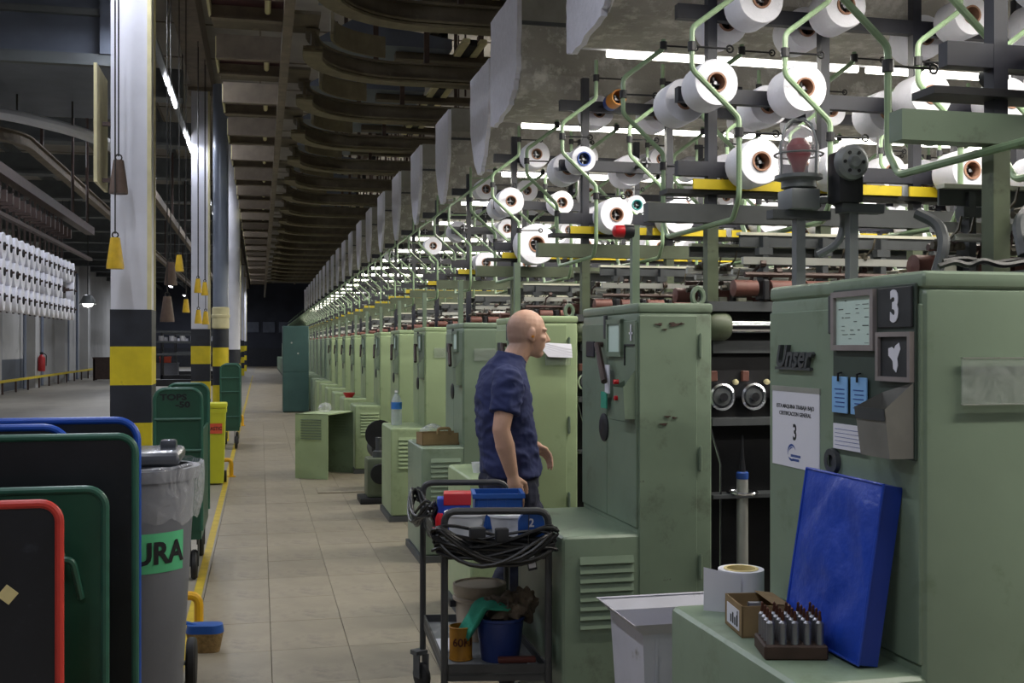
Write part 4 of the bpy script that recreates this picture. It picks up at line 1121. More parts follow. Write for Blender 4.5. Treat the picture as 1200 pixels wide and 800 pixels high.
obj('handle', MB().tube(fillet([(-.03, -.098, .08), (-.03, -.098, .125), (.06, -.098, .125), (.06, -.098, .08)], .03, 4), .012, 6), M['kraft'], t)
o = obj('plastic_bag', MB().lathe([(0, .0), (.08, .01), (.11, .05), (.09, .10), (.04, .13), (0, .14)], 14), M['bag'], None, place_top(3, .16, .12))
for v in o.data.vertices:
    q = noise.noise(v.co*16)*.02; v.co += Vector((q, -q, q*.7)) * (1 if v.co.z > .005 else 0)
tag(o, 'crumpled clear plastic bag on the plinth behind the cardboard tray', 'bag')
b = place_top(2, .10, -.1)
o = obj('white_cup', MB().lathe([(0, 0), (.03, 0), (.04, .06), (.036, .06), (.027, .005)], 16), M['white_plastic'], None, b)
tag(o, 'small white plastic cup on the plinth just behind the man', 'cup')
b = place_top(7, .1, -.1)
o = obj('red_bowl', MB().lathe([(0, 0), (.05, 0), (.09, .07), (.085, .07), (.045, .006)], 16), M['lamp_red2'], None, b)
tag(o, 'small red bowl on a far green plinth', 'bowl')
b = place_top(5, .22, -.1); b.z = .32
# displaced cover standing in the aisle
A_, B_, C_ = P(346, 561, 13.05), P(384, 563, 12.9), P(414, 553, 13.6)
A_.z = B_.z = C_.z = 0; D_ = A_ + (C_ - B_)
t = thing('machine_cover', 'loose green louvred cover standing open on the aisle tiles', 'cover', (0, 0, 0))
hh = .77
def wall(p, q, z0, z1, th=.012):
    n = Vector((-(q-p).y, (q-p).x, 0)).normalized()*th
    a, b2, c2, d2 = p, q, q+n, p+n
    return MB().prism([(v.x, v.y) for v in (a, b2, c2, d2)], z0, z1, 'z')
obj('front_sheet', wall(A_, B_, 0.0, hh), M['paint_lit'], t, smooth=False)
obj('side_sheet', wall(D_, A_, 0, hh), M['paint_lit'], t, smooth=False)
obj('rear_sheet', wall(C_, D_, 0, hh), M['paint_dark'], t, smooth=False)
obj('top_sheet', MB().prism([(v.x, v.y) for v in (A_, B_, C_, D_)], hh-.014, hh, 'z'), M['paint_lit'], t, smooth=False)
e1 = (B_-A_).normalized(); n1 = Vector((e1.y, -e1.x, 0))*.012; L1 = (B_-A_).length
for i in range(8):
    a = A_ + e1*L1*.18; b2 = A_ + e1*L1*.8
    mb = MB().prism([((p).x, (p).y) for p in (a, b2, b2+n1, a+n1)], .47+.032*i, .482+.032*i, 'z')
    obj('louver', mb, M['paint_dark'], t, smooth=False)
e2 = (C_-D_).normalized(); n2 = Vector((e2.y, -e2.x, 0))*.012
for i in range(8):
    a = D_ + e2*L1*.3; b2 = D_ + e2*L1*.8
    obj('louver', MB().prism([((p).x, (p).y) for p in (a, b2, b2+n2, a+n2)], .44+.034*i, .454+.034*i, 'z'), M['paint'], t, smooth=False)
q = (A_+B_+C_+D_)/4
o = obj('plastic_bag', MB().lathe([(0, 0), (.07, .01), (.09, .05), (.05, .10), (0, .12)], 12), M['bag'], None, (q.x, q.y, hh))
for v in o.data.vertices:
    u = noise.noise(v.co*16)*.02; v.co += Vector((u, -u, u*.7)) * (1 if v.co.z > .005 else 0)
tag(o, 'crumpled clear plastic bag on top of the loose louvred cover', 'bag')
# floor hatch
t = thing('floor_plate', 'pale loose floor plate lying on the tiles by the loose cover', 'plate', (.86, 12.05, 0))
obj('plate', MB().bbox(-.26, .26, -.22, .22, .001, .012, .003, 1), M['tile'], t)
# oily gear unit beside the cover
b = Vector((1.02, 12.0, 0))
t = thing('gear_unit', 'oily olive gear unit on the floor between two plinths, right of the louvred cover', 'gear unit', (1.17, 11.12, 0))
obj('housing', MB().bbox(-.13, .13, -.16, .16, .06, .45, .03), M['olive'], t)
obj('foot', MB().bbox(-.2, .2, -.2, .2, 0, .06, .01), M['iron'], t)
obj('shaft', MB().lathe([(0, 0), (.06, 0), (.06, .06), (.03, .07), (.03, .2), (0, .2)], 14, (0, 0, .45)), M['dark_grey'], t)
obj('pulley', MB().lathe([(0, -.03), (.1, -.03), (.08, 0), (.1, .03), (0, .03)], 18, (0, -.2, .3), 'y'), M['iron'], t)
# teal locker
t = thing('locker', 'tall dark teal metal locker standing out into the aisle far off', 'locker', (.77, 26.6, 0))
obj('locker_body', MB().bbox(-.25, .35, -.3, .4, .02, 2.05, .01), M['teal'], t)
obj('locker_door', MB().bbox(-.24, .34, -.31, -.299, .03, .95, .003, 1), M['teal'], t)
obj('locker_door', MB().bbox(-.24, .34, -.31, -.299, .97, 2.03, .003, 1), M['teal'], t)
obj('door_knob', MB().lathe([(0, -.03), (.02, -.028), (.02, 0)], 10, (.1, -.31, 1.4), 'y').lathe([(0, -.03), (.02, -.028), (.02, 0)], 10, (-.05, -.31, 1.65), 'y'), M['alu'], t)

# ================================================================ TROLLEYS AND BINS ON THE LEFT
def trolley(label, xr, w, ztop, y, panel, rim, handle=False, r=.07, base=.22, z0=.16, group='panel ended trolleys at the left'):
    t = thing('trolley', label, 'trolley', (xr - w/2, y, 0), 0, group)
    obj('end_panel', MB().prism(round_rect(-w/2, w/2, z0, ztop, r, 6, False), -.008, .008, 'y'), M[panel], t, smooth=False)
    path = [(-w/2, -.004, z0)] + [(-w/2, -.004, ztop-r)]
    for cx, a0 in ((-w/2+r, 180), (w/2-r, 90)):
        for i in range(7):
            a = R(a0 - 90*i/6); path.append((cx + r*math.cos(a), -.004, ztop - r + r*math.sin(a)))
    path += [(w/2, -.004, ztop-r), (w/2, -.004, z0)]
    obj('rim_tube', MB().tube(path, .014, 10), M[rim], t)
    obj('base_frame', MB().box(-w/2, w/2, -.02, base, z0-.05, z0), M[rim], t, smooth=False)
    for sx in (-1, 1):
        for yy in (.03, base-.05):
            c = obj('caster', MB().lathe([(0, -.015), (.045, -.015), (.05, -.01), (.05, .01), (.045, .015), (0, .015)], 14, (sx*(w/2-.06), yy, .05), 'x'), M['rubber'], t)
            obj('fork', MB().box(sx*(w/2-.06)-.02, sx*(w/2-.06)-.016, yy-.015, yy+.015, .045, z0-.05).box(sx*(w/2-.06)+.016, sx*(w/2-.06)+.02, yy-.015, yy+.015, .045, z0-.05), M['grey_steel'], c, smooth=False)
    if handle:
        obj('handle', MB().tube(fillet([(w/2-.135, -.01, ztop-.215), (w/2-.135, -.06, ztop-.22), (w/2-.095, -.06, ztop-.225), (w/2-.075, -.01, ztop-.36)], .03, 4), .012, 8), M['green_rim'], t)
    return t
tr = trolley('black panelled trolley with red tube rim, nearest the camera at left', -.597, .72, 1.10, 3.56, 'black_panel', 'red_rim', r=.055, base=.14)
obj('sticker', MB().bbox(-.022, .022, -.011, -.008, -.022, .022, .001, 1).xf(T(.215, 0, .83) @ Matrix.Rotation(R(40), 4, 'Y')), M['cream_card'], tr)
trolley('green panelled trolley with a tube handle, behind the red rimmed one', -.507, .70, 1.10, 3.88, 'green_panel', 'green_rim', True, .06, .14)
trolley('tall black panelled trolley with dark green tube rim, third from the camera at left', -.445, .95, 1.25, 4.20, 'black_panel', 'green_rim', False, .06, .03)
trolley('tall black panelled trolley with bright blue rim, in front of the grey bin', -.452, .9, 1.30, 4.34, 'black_panel', 'blue_rim', False, .075, .08)
t = trolley('short dark trolley with blue rim, half hidden at the left picture edge', -.68, .62, 1.282, 4.27, 'black_panel', 'blue_rim', False, .09, .03)

# grey bin with bag, lid and label
BX, BY = -.535, 5.06
t = thing('rubbish_bin', 'tall grey plastic rubbish bin lined with a clear bag, behind the trolleys', 'bin', (BX, BY, 0))
def rb(z): return .195 + .058*z/1.05
obj('bin_body', MB().lathe([(0, .04), (rb(.04), .04), (rb(1.0), 1.0), (rb(1.0)+.02, 1.0), (rb(1.0)+.025, 1.05), (rb(1.0)-.005, 1.05), (rb(.9)-.01, .9)], 40), M['bin_grey'], t)
obj('bin_base', MB().lathe([(0, 0), (.17, 0), (.19, .04), (0, .04)], 24), M['bin_grey'], t)
mb = MB(); n = 48; prof = [(.272, 1.068), (.288, 1.06), (.29, 1.02), (.284, .95), (.276, .88), (.268, .83)]
vs = []; fs = []
for k in range(n):
    a = 2*math.pi*k/n
    for i, (r_, z) in enumerate(prof):
        q = noise.noise(Vector((math.cos(a)*3, math.sin(a)*3, z*5)))
        z2 = z + (q*.05 - .05*math.sin(a*1.0+.5)*0 if i == len(prof)-1 else q*.012)
        vs.append(((r_ + q*.014)*math.cos(a), (r_+q*.014)*math.sin(a), z2))
m_ = len(prof)
for k in range(n):
    for i in range(m_-1): fs.append((k*m_+i, ((k+1) % n)*m_+i, ((k+1) % n)*m_+i+1, k*m_+i+1))
obj('liner_bag', MB().add(vs, fs), M['bag'], t)
obj('lid', MB().bbox(-.24, .20, -.2, .2, 1.062, 1.125, .03, 3), M['lid_grey'], t)
obj('lid_hinge', MB().bbox(.10, .17, .02, .09, 1.12, 1.16, .012, 2), M['lid_grey'], t)
# the label bends round the bin
def wrap(mb, z0, off):
    out = MB()
    vs = []
    for x, y, z in mb.v:
        zz = z0 + y; r_ = rb(zz) + off + z; a = -math.pi/2 + x/rb(zz)
        vs.append((r_*math.cos(a), r_*math.sin(a), zz))
    return out.add(vs, mb.f)
g1 = MB(); N_ = 24; wv = .225
vs = []; fs = []
for i in range(N_+1):
    x = -wv + 2*wv*i/N_
    for y in (-.085, .085): vs.append((x, y, 0))
for i in range(N_): fs.append((2*i, 2*i+2, 2*i+3, 2*i+1))
lb = obj('name_label', wrap(MB().add(vs, fs), .70, .003), M['label_green'], t, rot=(0, 0, R(6)))
obj('label_letters', wrap(text_mb('BASURA', .13, .001, .004, 0, .92), .695, .006), M['ink'], t, rot=(0, 0, R(6)), smooth=False)
wh = obj('wheel', MB().lathe([(0, -.022), (.105, -.022), (.115, -.012), (.115, .012), (.105, .022), (0, .022)], 24, (.225, .20, .115), 'x'), M['rubber'], t)
obj('wheel', MB().lathe([(0, -.022), (.105, -.022), (.115, -.012), (.115, .012), (.105, .022), (0, .022)], 24, (-.19, .20, .115), 'x'), M['rubber'], t)
obj('axle', MB().tube([(-.2, .2, .115), (.21, .2, .115)], .012, 8), M['grey_steel'], t)

def tube_guard(p, rz, label):
    t = thing('tube_guard', label, 'guard', p, rz)
    obj('hoop', MB().tube(fillet([(-.2, 0, 0), (-.2, 0, .19), (.16, 0, .21), (.16, 0, 0)], .06, 5), .025, 10), M['yellow_tube'], t)
    obj('foot_plate', MB().box(-.25, -.15, -.04, .04, 0, .01).box(.11, .21, -.04, .04, 0, .01), M['yellow_tube'], t, smooth=False)
tube_guard((-.49, 6.25, 0), 0, 'bent yellow tube guard on the floor just behind the grey bin')
tube_guard((-.5, 13.6, 0), 0, 'bent yellow tube guard on the floor beyond the yellow bin')
tube_guard((-.5, 22.2, 0), 0, 'bent yellow tube guard far along the yellow floor line')
# broom head
bp_ = P(246, 752, 5.66); bp_.z = 0
t = thing('broom', 'blue broom head with straw coloured bristles lying on the aisle floor', 'broom', (bp_.x-.02, bp_.y, 0), R(-10))
def slab(z0, z1, k0, k1):
    a = round_rect(-.10, .09, -.055, .055, .05, 5)
    vs = [(x*k0, y*k0, z0) for x, y in a] + [(x*k1, y*k1, z1) for x, y in a]; n = len(a)
    return MB().add(vs, [tuple(range(n)), tuple(range(n, 2*n))] + [(i, (i+1) % n, n+(i+1) % n, n+i) for i in range(n)])
obj('bristles', slab(0, .10, .78, 1.0), M['bristle'], t)
obj('broom_head', slab(.10, .14, 1.02, .95), M['blue_plastic'], t)
obj('handle', MB().tube([(-.05, 0, .13), (-.26, .03, .19), (-.42, .05, .95)], .012, 8), M['blue_plastic'], t)

def green_trolley(xr, w, y, label, text=None, lenY=.9):
    t = thing('cone_trolley', label, 'trolley', (xr-w/2, y, 0), 0, 'dark green cone trolleys')
    z0, z1, r = .34, 1.29, .07
    for yy in (0, lenY):
        obj('end_panel', MB().prism(round_rect(-w/2, w/2, z0, z1, r, 6, False), yy-.006, yy+.006, 'y'), M['green_panel'], t, smooth=False)
        path = [(-w/2, yy-.002, z0), (-w/2, yy-.002, z1-r)]
        for cx, a0 in ((-w/2+r, 180), (w/2-r, 90)):
            for i in range(7):
                a = R(a0-90*i/6); path.append((cx+r*math.cos(a), yy-.002, z1-r+r*math.sin(a)))
        path += [(w/2, yy-.002, z1-r), (w/2, yy-.002, z0)]
        obj('rim_tube', MB().tube(path, .013, 8), M['green_rim'], t)
    for z in (1.09, .88, .5): obj('shelf_bar', MB().tube([(-w/2, -.012, z), (w/2, -.012, z)], .010, 8), M['green_rim'], t)
    obj('base_frame', MB().box(-w/2, w/2, 0, lenY, .28, .34), M['green_panel'], t, smooth=False)
    obj('side_panel', MB().box(w/2-.012, w/2, .01, lenY-.01, .34, 1.0), M['green_panel'], t, smooth=False)
    for sx in (-1, 1):
        for yy in (.08, lenY-.08):
            c = obj('caster', MB().lathe([(0, -.02), (.09, -.02), (.1, -.01), (.1, .01), (.09, .02), (0, .02)], 16, (sx*(w/2-.05), yy, .10), 'x'), M['rubber'], t)
            obj('fork', MB().box(sx*(w/2-.05)-.03, sx*(w/2-.05)-.024, yy-.03, yy+.03, .09, .28).box(sx*(w/2-.05)+.024, sx*(w/2-.05)+.03, yy-.03, yy+.03, .09, .28), M['dark_grey'], c, smooth=False)
    if text:
        mb = text_mb(text[0], .055, .001, .002, 0, 1.3).xf(T(-.03, -.008, 1.235) @ FACE_NEAR)
        m2 = text_mb(text[1], .055, .001, .002, 0, 1.3).xf(T(.03, -.008, 1.185) @ FACE_NEAR); mb.add(m2.v, m2.f)
        obj('stencil_letters', mb, M['ink'], t, smooth=False)
    return t
green_trolley(-.385, .30, 7.62, 'dark green cone trolley stencilled TOPS, behind the grey bin', ('TOPS', '-50'), 1.0)
green_trolley(-.31, .28, 17.2, 'dark green cone trolley beyond the yellow bin, beside the second column', None, 1.0)
# yellow bin
t = thing('rubbish_bin', 'lime yellow wheeled bin with orange label, in front of the second column', 'bin', (-.51, 12.95, 0))
obj('bin_body', MB().add(frust(.10, .12, .125, .15, 0.02, .87), [(0, 1, 5, 4), (1, 2, 6, 5), (2, 3, 7, 6), (3, 0, 4, 7), (3, 2, 1, 0)]), M['bin_yellow'], t, smooth=False)
obj('rim', MB().box(-.135, .135, -.16, .16, .82, .87), M['bin_yellow'], t, smooth=False)
obj('lid', MB().bbox(-.14, .14, -.17, .17, .87, .93, .02, 2), M['bin_yellow'], t)
obj('bin_label', MB().box(-.09, .09, -.1525, -.148, .585, .70), M['label_orange'], t, smooth=False)
obj('label_letters', text_mb('PLASTIC', .055, .001, .001, 0, .85).xf(T(0, -.154, .642) @ FACE_NEAR), M['ink'], t, smooth=False)
obj('wheel', MB().lathe([(0, -.02), (.07, -.02), (.07, .02), (0, .02)], 16, (.11, .13, .07), 'x').lathe([(0, -.02), (.07, -.02), (.07, .02), (0, .02)], 16, (-.11, .13, .07), 'x'), M['rubber'], t)
# far left clutter
def crate(p, d, mk, label, name='crate'):
    t = thing(name, label, 'crate', p)
    obj('crate_body', MB().bbox(-d[0]/2, d[0]/2, -d[1]/2, d[1]/2, 0, d[2], .02, 1), M[mk], t)
    obj('crate_rim', MB().box(-d[0]/2-.02, d[0]/2+.02, -d[1]/2-.02, d[1]/2+.02, d[2]-.06, d[2]), M[mk], t, smooth=False)
    return t
q = P(194, 441, 53); crate((q.x, q.y, 0), (1.2, .8, .75), 'bin_grey', 'grey crate standing far off in the left hall')
crate((q.x, q.y, .752), (.5, .4, .3), 'label_orange', 'orange crate on the far grey crate in the left hall')
q = P(126, 440, 50); 
t = thing('side_table', 'dark brown table against the far left wall', 'table', (q.x, q.y, 0))
obj('table_top', MB().box(-.6, .6, -.4, .4, 1.0, 1.06), M['brown'], t, smooth=False)
obj('panel', MB().box(-.55, .55, -.38, -.34, 0.05, 1.0), M['brown'], t, smooth=False)
obj('leg', MB().box(-.58, -.5, .3, .38, 0, 1.0).box(.5, .58, .3, .38, 0, 1.0).box(-.58, -.5, -.38, -.3, 0, 1).box(.5, .58, -.38, -.3, 0, 1), M['brown'], t, smooth=False)
t = thing('fire_extinguisher', 'red fire extinguisher hung on the far left wall', 'extinguisher', (-8.05, 44.2, .62))
obj('cylinder', MB().lathe([(0, 0), (.12, 0), (.13, .03), (.13, .5), (.07, .6), (.03, .64), (0, .64)], 16), M['ext_red'], t)
obj('valve', MB().box(-.05, .05, -.04, .04, .63, .72), M['black_plastic'], t, smooth=False)
obj('hose', MB().tube(fillet([(.05, 0, .68), (.17, 0, .62), (.16, 0, .2)], .06, 4), .018, 6), M['rubber'], t)

# ================================================================ SPOOL CONVEYOR ON THE LEFT
XR = -2.5
t = thing('spool_conveyor', 'dark overhead chain conveyor carrying rows of white spools over the left hall', 'conveyor', (0, 0, 0))
obj('main_rail', MB().box(XR-.06, XR+.06, 9.5, 17.5, 3.25, 3.36), M['brown'], t, smooth=False)
obj('chain_rail', MB().box(XR-.03, XR+.03, 9.5, 17.5, 2.86, 2.90), M['brown'], t, smooth=False)
for n in range(20):
    y = 9.9 + .29*n
    obj('hanger', MB().box(XR-.07, XR-.05, y-.012, y+.012, 1.92, 3.25).box(XR-.1, XR+.06, y-.03, y+.03, 3.0, 3.12), M['brown'], t, smooth=False)
    obj('peg_arm', MB().tube([(XR-.06, y, 2.53), (XR+.13, y, 2.55)], .012, 5).tube([(XR-.06, y, 2.285), (XR+.13, y, 2.305)], .012, 5).tube([(XR-.06, y, 2.04), (XR+.13, y, 2.06)], .012, 5), M['brown'], t)
for y in (10, 11.4, 15.9, 17.2): obj('drop_rod', MB().tube([(XR, y, 3.36), (XR, y, 6.39)], .02, 6), M['brown'], t)
csp = MB().lathe([(.042, -.05), (.12, -.05), (.126, -.043), (.134, .043), (.13, .05), (.042, .05)], 24, axis='x', close=True).mesh('cone_spool', M['yarn'])
csc = MB().lathe([(.0, .0), (.0415, .0), (.0415, .062), (.034, .062), (.034, .03), (0, .03)], 16, axis='x').mesh('core', M['iron'])
for zi, z in enumerate((2.54, 2.295, 2.05)):
    for n in range(20):
        y = 9.9 + .29*n
        if rnd.random() < .05 and n > 14: continue
        o = link('cone_spool', csp, None, (XR+.045, y, z))
        tag(o, 'white cone, %s from the near end, %s row of the left overhead conveyor' % (nth[n], ['top', 'middle', 'bottom'][zi]), 'spool', 'cones on the left conveyor')
        o.rotation_euler = (0, 0, R(5 + rnd.uniform(-6, 6)))
        link('core', csc, o)
# curved monorail of the left hall
t = thing('monorail', 'curved dark monorail under the ceiling of the left hall', 'rail', (0, 0, 0))
path = [(-8, 14.6, 4.27), (-4.2, 14.6, 4.27)]
for i in range(11):
    a = R(-90 + 90*i/10); path.append((-4.0 + 1.0*math.cos(a), 15.6 + 1.0*math.sin(a), 4.27))
path += [(-3.0, 20, 4.27), (-3.0, 70, 4.27)]
obj('rail', track_profile(path, 'rail', t, .06, .16), M['dusty_beam'], t, smooth=False)
for n in range(12): obj('hanger', MB().box(-3.02, -2.98, 16.5+4.1*n-.02, 16.5+4.1*n+.02, 4.35, 6.39), M['brown'], t, smooth=False)
t = thing('monorail', 'second dark rail running along the left hall ceiling beyond the columns', 'rail', (0, 0, 0))
obj('rail', MB().box(-1.9, -1.8, 15.8, 70, 4.2, 4.34), M['dusty_beam'], t, smooth=False)
for n in range(12): obj('hanger', MB().box(-1.87, -1.83, 16.5+4.1*n-.02, 16.5+4.1*n+.02, 4.34, 5.76), M['brown'], t, smooth=False)
# machines of the left hall, far off
for n, (x, y) in enumerate(((-3.2, 45), (-3.2, 52), (-3.2, 60))):
    t = thing('winding_machine', ['nearest', 'middle', 'farthest'][n] + ' dark winding machine standing far off in the left hall', 'machine', (x, y, 0))
    obj('frame', MB().box(-1.2, 1.6, -.3, .3, 0, .25).box(-1.2, -1.1, -.3, .3, 0, 2.2).box(1.5, 1.6, -.3, .3, 0, 2.2), M['iron'], t, smooth=False)
    for z in (1.2, 1.7, 2.1): obj('bar', MB().box(-1.2, 1.6, -.25, .25, z, z+.07), M['dark_grey'], t, smooth=False)
    for i in range(7): obj('bobbin', MB().lathe([(0, 0), (.1, 0), (.1, .2), (0, .2)], 10, (-1+.4*i, 0, 1.77)), M['yarn'], t)

# ================================================================ CART
FL, FR, RL, RR = Vector((.70, 4.21, 0)), Vector((1.098, 4.13, 0)), Vector((.735, 5.03, 0)), Vector((1.118, 4.96, 0))
t = thing('tool_cart', 'dark steel two shelf tool cart loaded with buckets and boxes', 'cart', (FL+FR+RL+RR)/4)
o0 = (FL+FR+RL+RR)/4
def L(v, z): return (v.x-o0.x, v.y-o0.y, z)
def u_frame(a, b2, ztop):
    return MB().tube(fillet([L(a, .17), L(a, ztop), L(b2, ztop), L(b2, .17)], .05, 6), .0145, 10)
obj('end_frame', u_frame(FL, FR, .935), M['cart_steel'], t)
obj('end_frame', u_frame(RL, RR, .945), M['cart_steel'], t)
def tray(z, hgt, nm):
    q = [FL, FR, RR, RL]
    pr_ = [((v.x-o0.x)*.99, (v.y-o0.y)*.99) for v in q]
    obj(nm, MB().prism(pr_, z, z+.012, 'z'), M['grey_steel'], t, smooth=False)
    for i in range(4):
        a, b2 = Vector((*pr_[i], 0)), Vector((*pr_[(i+1) % 4], 0))
        n = Vector((-(b2-a).y, (b2-a).x, 0)).normalized()*.008
        obj('shelf_edge', MB().prism([(p.x, p.y) for p in (a, b2, b2+n, a+n)], z-.02, z+hgt, 'z'), M['cart_steel'], t, smooth=False)
tray(.29, .045, 'lower_shelf'); tray(.765, .05, 'upper_shelf')
for v in (FL, FR, RL, RR):
    c = obj('caster', MB().lathe([(0, -.016), (.05, -.016), (.06, -.01), (.06, .01), (.05, .016), (0, .016)], 16, (0, 0, 0), 'x'), M['rubber'], t, (v.x-o0.x-.01, v.y-o0.y-.03, .06), (0, 0, R(25)))
    obj('fork', MB().box(-.027, -.021, -.02, .03, -.005, .10).box(.021, .027, -.02, .03, -.005, .10).box(-.03, .03, -.005, .05, .095, .115), M['dark_grey'], c, smooth=False)
# cable coils hung over the rails
def cable_coil(a, b2, z, n, label, seed, sag=.09, drop=.06, off=-.035):
    g = random.Random(seed); t = thing('cable_coil', label, 'cable', (0, 0, 0))
    nrm = Vector((-(b2-a).y, (b2-a).x, 0)).normalized()
    mb = MB()
    for q in range(n):
        pts = []; o1 = g.uniform(-.035, .02); o2 = g.uniform(0, 1); ext = g.uniform(.02, .09); zz = z + g.uniform(-.035, .03); sg = sag*g.uniform(.5, 1.3); w_ = g.uniform(.028, .06)
        N = 28
        for i in range(N):
            th_ = 2*math.pi*i/N; cx = .5 + (.5+ext)*math.cos(th_)
            p = a + (b2-a)*cx + nrm*(off + w_*math.sin(th_)*1.0)
            pts.append((p.x, p.y, zz - sg*math.sin(math.pi*max(0, min(1, cx)))*(1 if math.sin(th_) < 0 else .55) + .03*math.sin(th_*2+o2*6) + o1*.6))
        mb.tube(pts, .0065, 6, closed=True)
    obj('loops', mb, M['cable'], t, stuff=True)
    return t
cc = cable_coil(FL + Vector((-.015, 0, 0)), FR + Vector((.0, 0, 0)), .83, 16, 'thick black cable coiled in loops round the near end of the cart', 4, .055)
pa, pb = (FL*.45+FR*.55), (FL*.6+FR*.4)
obj('plug', MB().bbox(-.03, .03, -.02, .02, -.02, .02, .006).xf(T(pb.x-.05, pb.y-.075, .865)), M['black_plastic'], cc)
obj('plug', MB().bbox(pb.x+.02, pb.x+.07, pb.y-.10, pb.y-.06, .83, .88, .006), M['black_plastic'], cc)
cable_coil(RL + Vector((-.03, -.42, 0)), RL + Vector((-.03, .02, 0)), .875, 7, 'black cable hung in loops on the left side of the cart', 9, .13, .05, .0)
# things on the upper shelf
ZU = .778
def on(px, d): 
    p = P(px, 600, d); return Vector((p.x, p.y, ZU))
b = on(583, 4.86)
t = thing('plastic_crate', 'blue plastic crate standing on the upper cart shelf', 'crate', b, R(-8))
w, l, h_ = .105, .085, .155
obj('crate_side', MB().box(-w, w, -l, -l+.006, 0, h_).box(-w, w, l-.006, l, 0, h_).box(-w, -w+.006, -l, l, 0, h_).box(w-.006, w, -l, l, 0, h_).box(-w, w, -l, l, 0, .006), M['blue_plastic'], t, smooth=False)
obj('crate_rim', MB().box(-w-.01, w+.01, -l-.01, -l, h_-.02, h_).box(-w-.01, w+.01, l, l+.01, h_-.02, h_).box(-w-.01, -w, -l, l, h_-.02, h_).box(w, w+.01, -l, l, h_-.02, h_), M['blue_plastic'], t, smooth=False)
mb = MB()
for i in range(5): mb.box(-w+.015+.04*i, -w+.022+.04*i, -l-.004, -l, .01, h_-.025)
mb.box(-w, w, -l-.005, -l, .065, .075)
obj('crate_rib', mb, M['blue_plastic'], t, smooth=False)
b = on(536, 4.72)
t = thing('carton', 'blue carton with red lid on the upper cart shelf', 'box', b, R(-10))
obj('carton_body', MB().box(-.055, .055, -.05, .05, 0, .12), M['blue_card'], t, smooth=False)
obj('lid', MB().bbox(-.059, .059, -.054, .054, .12, .17, .002, 1), M['red_card'], t)
obj('side_label', MB().box(-.0565, -.055, -.03, .03, .03, .09), M['paper'], t, smooth=False)
b = on(517, 4.73)
o = obj('carton', MB().bbox(-.017, .017, -.045, .045, 0, .145, .002, 1), M['blue_card'], None, b, (0, 0, R(-10)))
tag(o, 'narrow plain blue carton beside the red lidded carton', 'box')
for px, d, lab in ((546, 4.50, 'left'), (597, 4.47, 'right')):
    b = on(px, d)
    o = obj('paper_bowl', MB().lathe([(0, 0), (.06, 0), (.082, .108), (.09, .110), (.09, .120), (.084, .121), (.078, .117), (0, .117)], 28), M['white_plastic'], None, b)
    tag(o, 'round white lidded plastic tub on the upper cart shelf, %s of two' % lab, 'tub', 'white tubs on the cart')
b = (FL*.14 + FR*.86); b.z = ZU
t = thing('tool_caddy', 'blue rounded holder marked with a white 2 at the cart corner', 'holder', b + Vector((-.0, .045, 0)), R(-11))
obj('holder_body', MB().prism(round_rect(-.052, .052, 0, .145, .04, 6, False), -.02, .02, 'y'), M['blue_plastic'], t, smooth=False)
obj('number', text_mb('2', .045, .001, .001).xf(T(0, -.0215, .105) @ FACE_NEAR), M['paper'], t, smooth=False)
b = on(505, 4.62)
o = obj('clamp', MB().bbox(-.03, .03, -.03, .03, 0, .035, .006).lathe([(0, 0), (.02, 0), (.02, .04), (.012, .06), (0, .06)], 12, (0, 0, .035)), M['lamp_red2'], None, b + Vector((.035, -.02, 0)))
tag(o, 'small red clamp tool at the left edge of the upper cart shelf', 'tool')
# keys and tag hanging
p = P(620, 640, 4.24)
t = thing('key_tag', 'small white tag hanging from the near cart rail', 'tag', p)
obj('tag_card', MB().bbox(-.014, .014, -.002, .002, -.085, -.03, .001, 1).xf(Matrix.Rotation(R(-10), 4, 'Y')), M['paper'], t)
obj('tag_holder', MB().bbox(-.018, .018, .002, .006, -.095, -.025, .001, 1).xf(Matrix.Rotation(R(-10), 4, 'Y')), M['black_plastic'], t)
obj('string', MB().tube([(0, .004, -.03), (0, .01, .03), (.005, .02, .12)], .002, 5), M['cord'], t)
# lower shelf
ZL = .303
def onl(px, d): p = P(px, 700, d); return Vector((p.x, p.y, ZL))
t = thing('bucket', 'large dirty white bucket at the back of the lower cart shelf', 'bucket', onl(562, 4.80))
obj('bucket_body', MB().lathe([(0, 0), (.095, 0), (.111, .20), (.117, .20), (.117, .21), (.119, .215), (.117, .236), (.108, .238), (.104, .230), (0, .230)], 32), M['bucket_white'], t)
obj('rim_ring', MB().lathe([(.112, .165), (.118, .17), (.118, .18), (.112, .185)], 32), M['bucket_white'], t)
obj('handle_lug', MB().bbox(-.135, -.108, -.02, .02, .14, .17, .004), M['black_plastic'], t)
bb = onl(586, 4.47)
t = thing('bucket', 'dark blue bucket stuffed with rags on the lower cart shelf', 'bucket', bb)
obj('bucket_body', MB().lathe([(0, 0), (.078, 0), (.098, .162), (.102, .165), (.102, .175), (.093, .175), (.074, .006), (0, .006)], 32), M['deep_blue'], t)
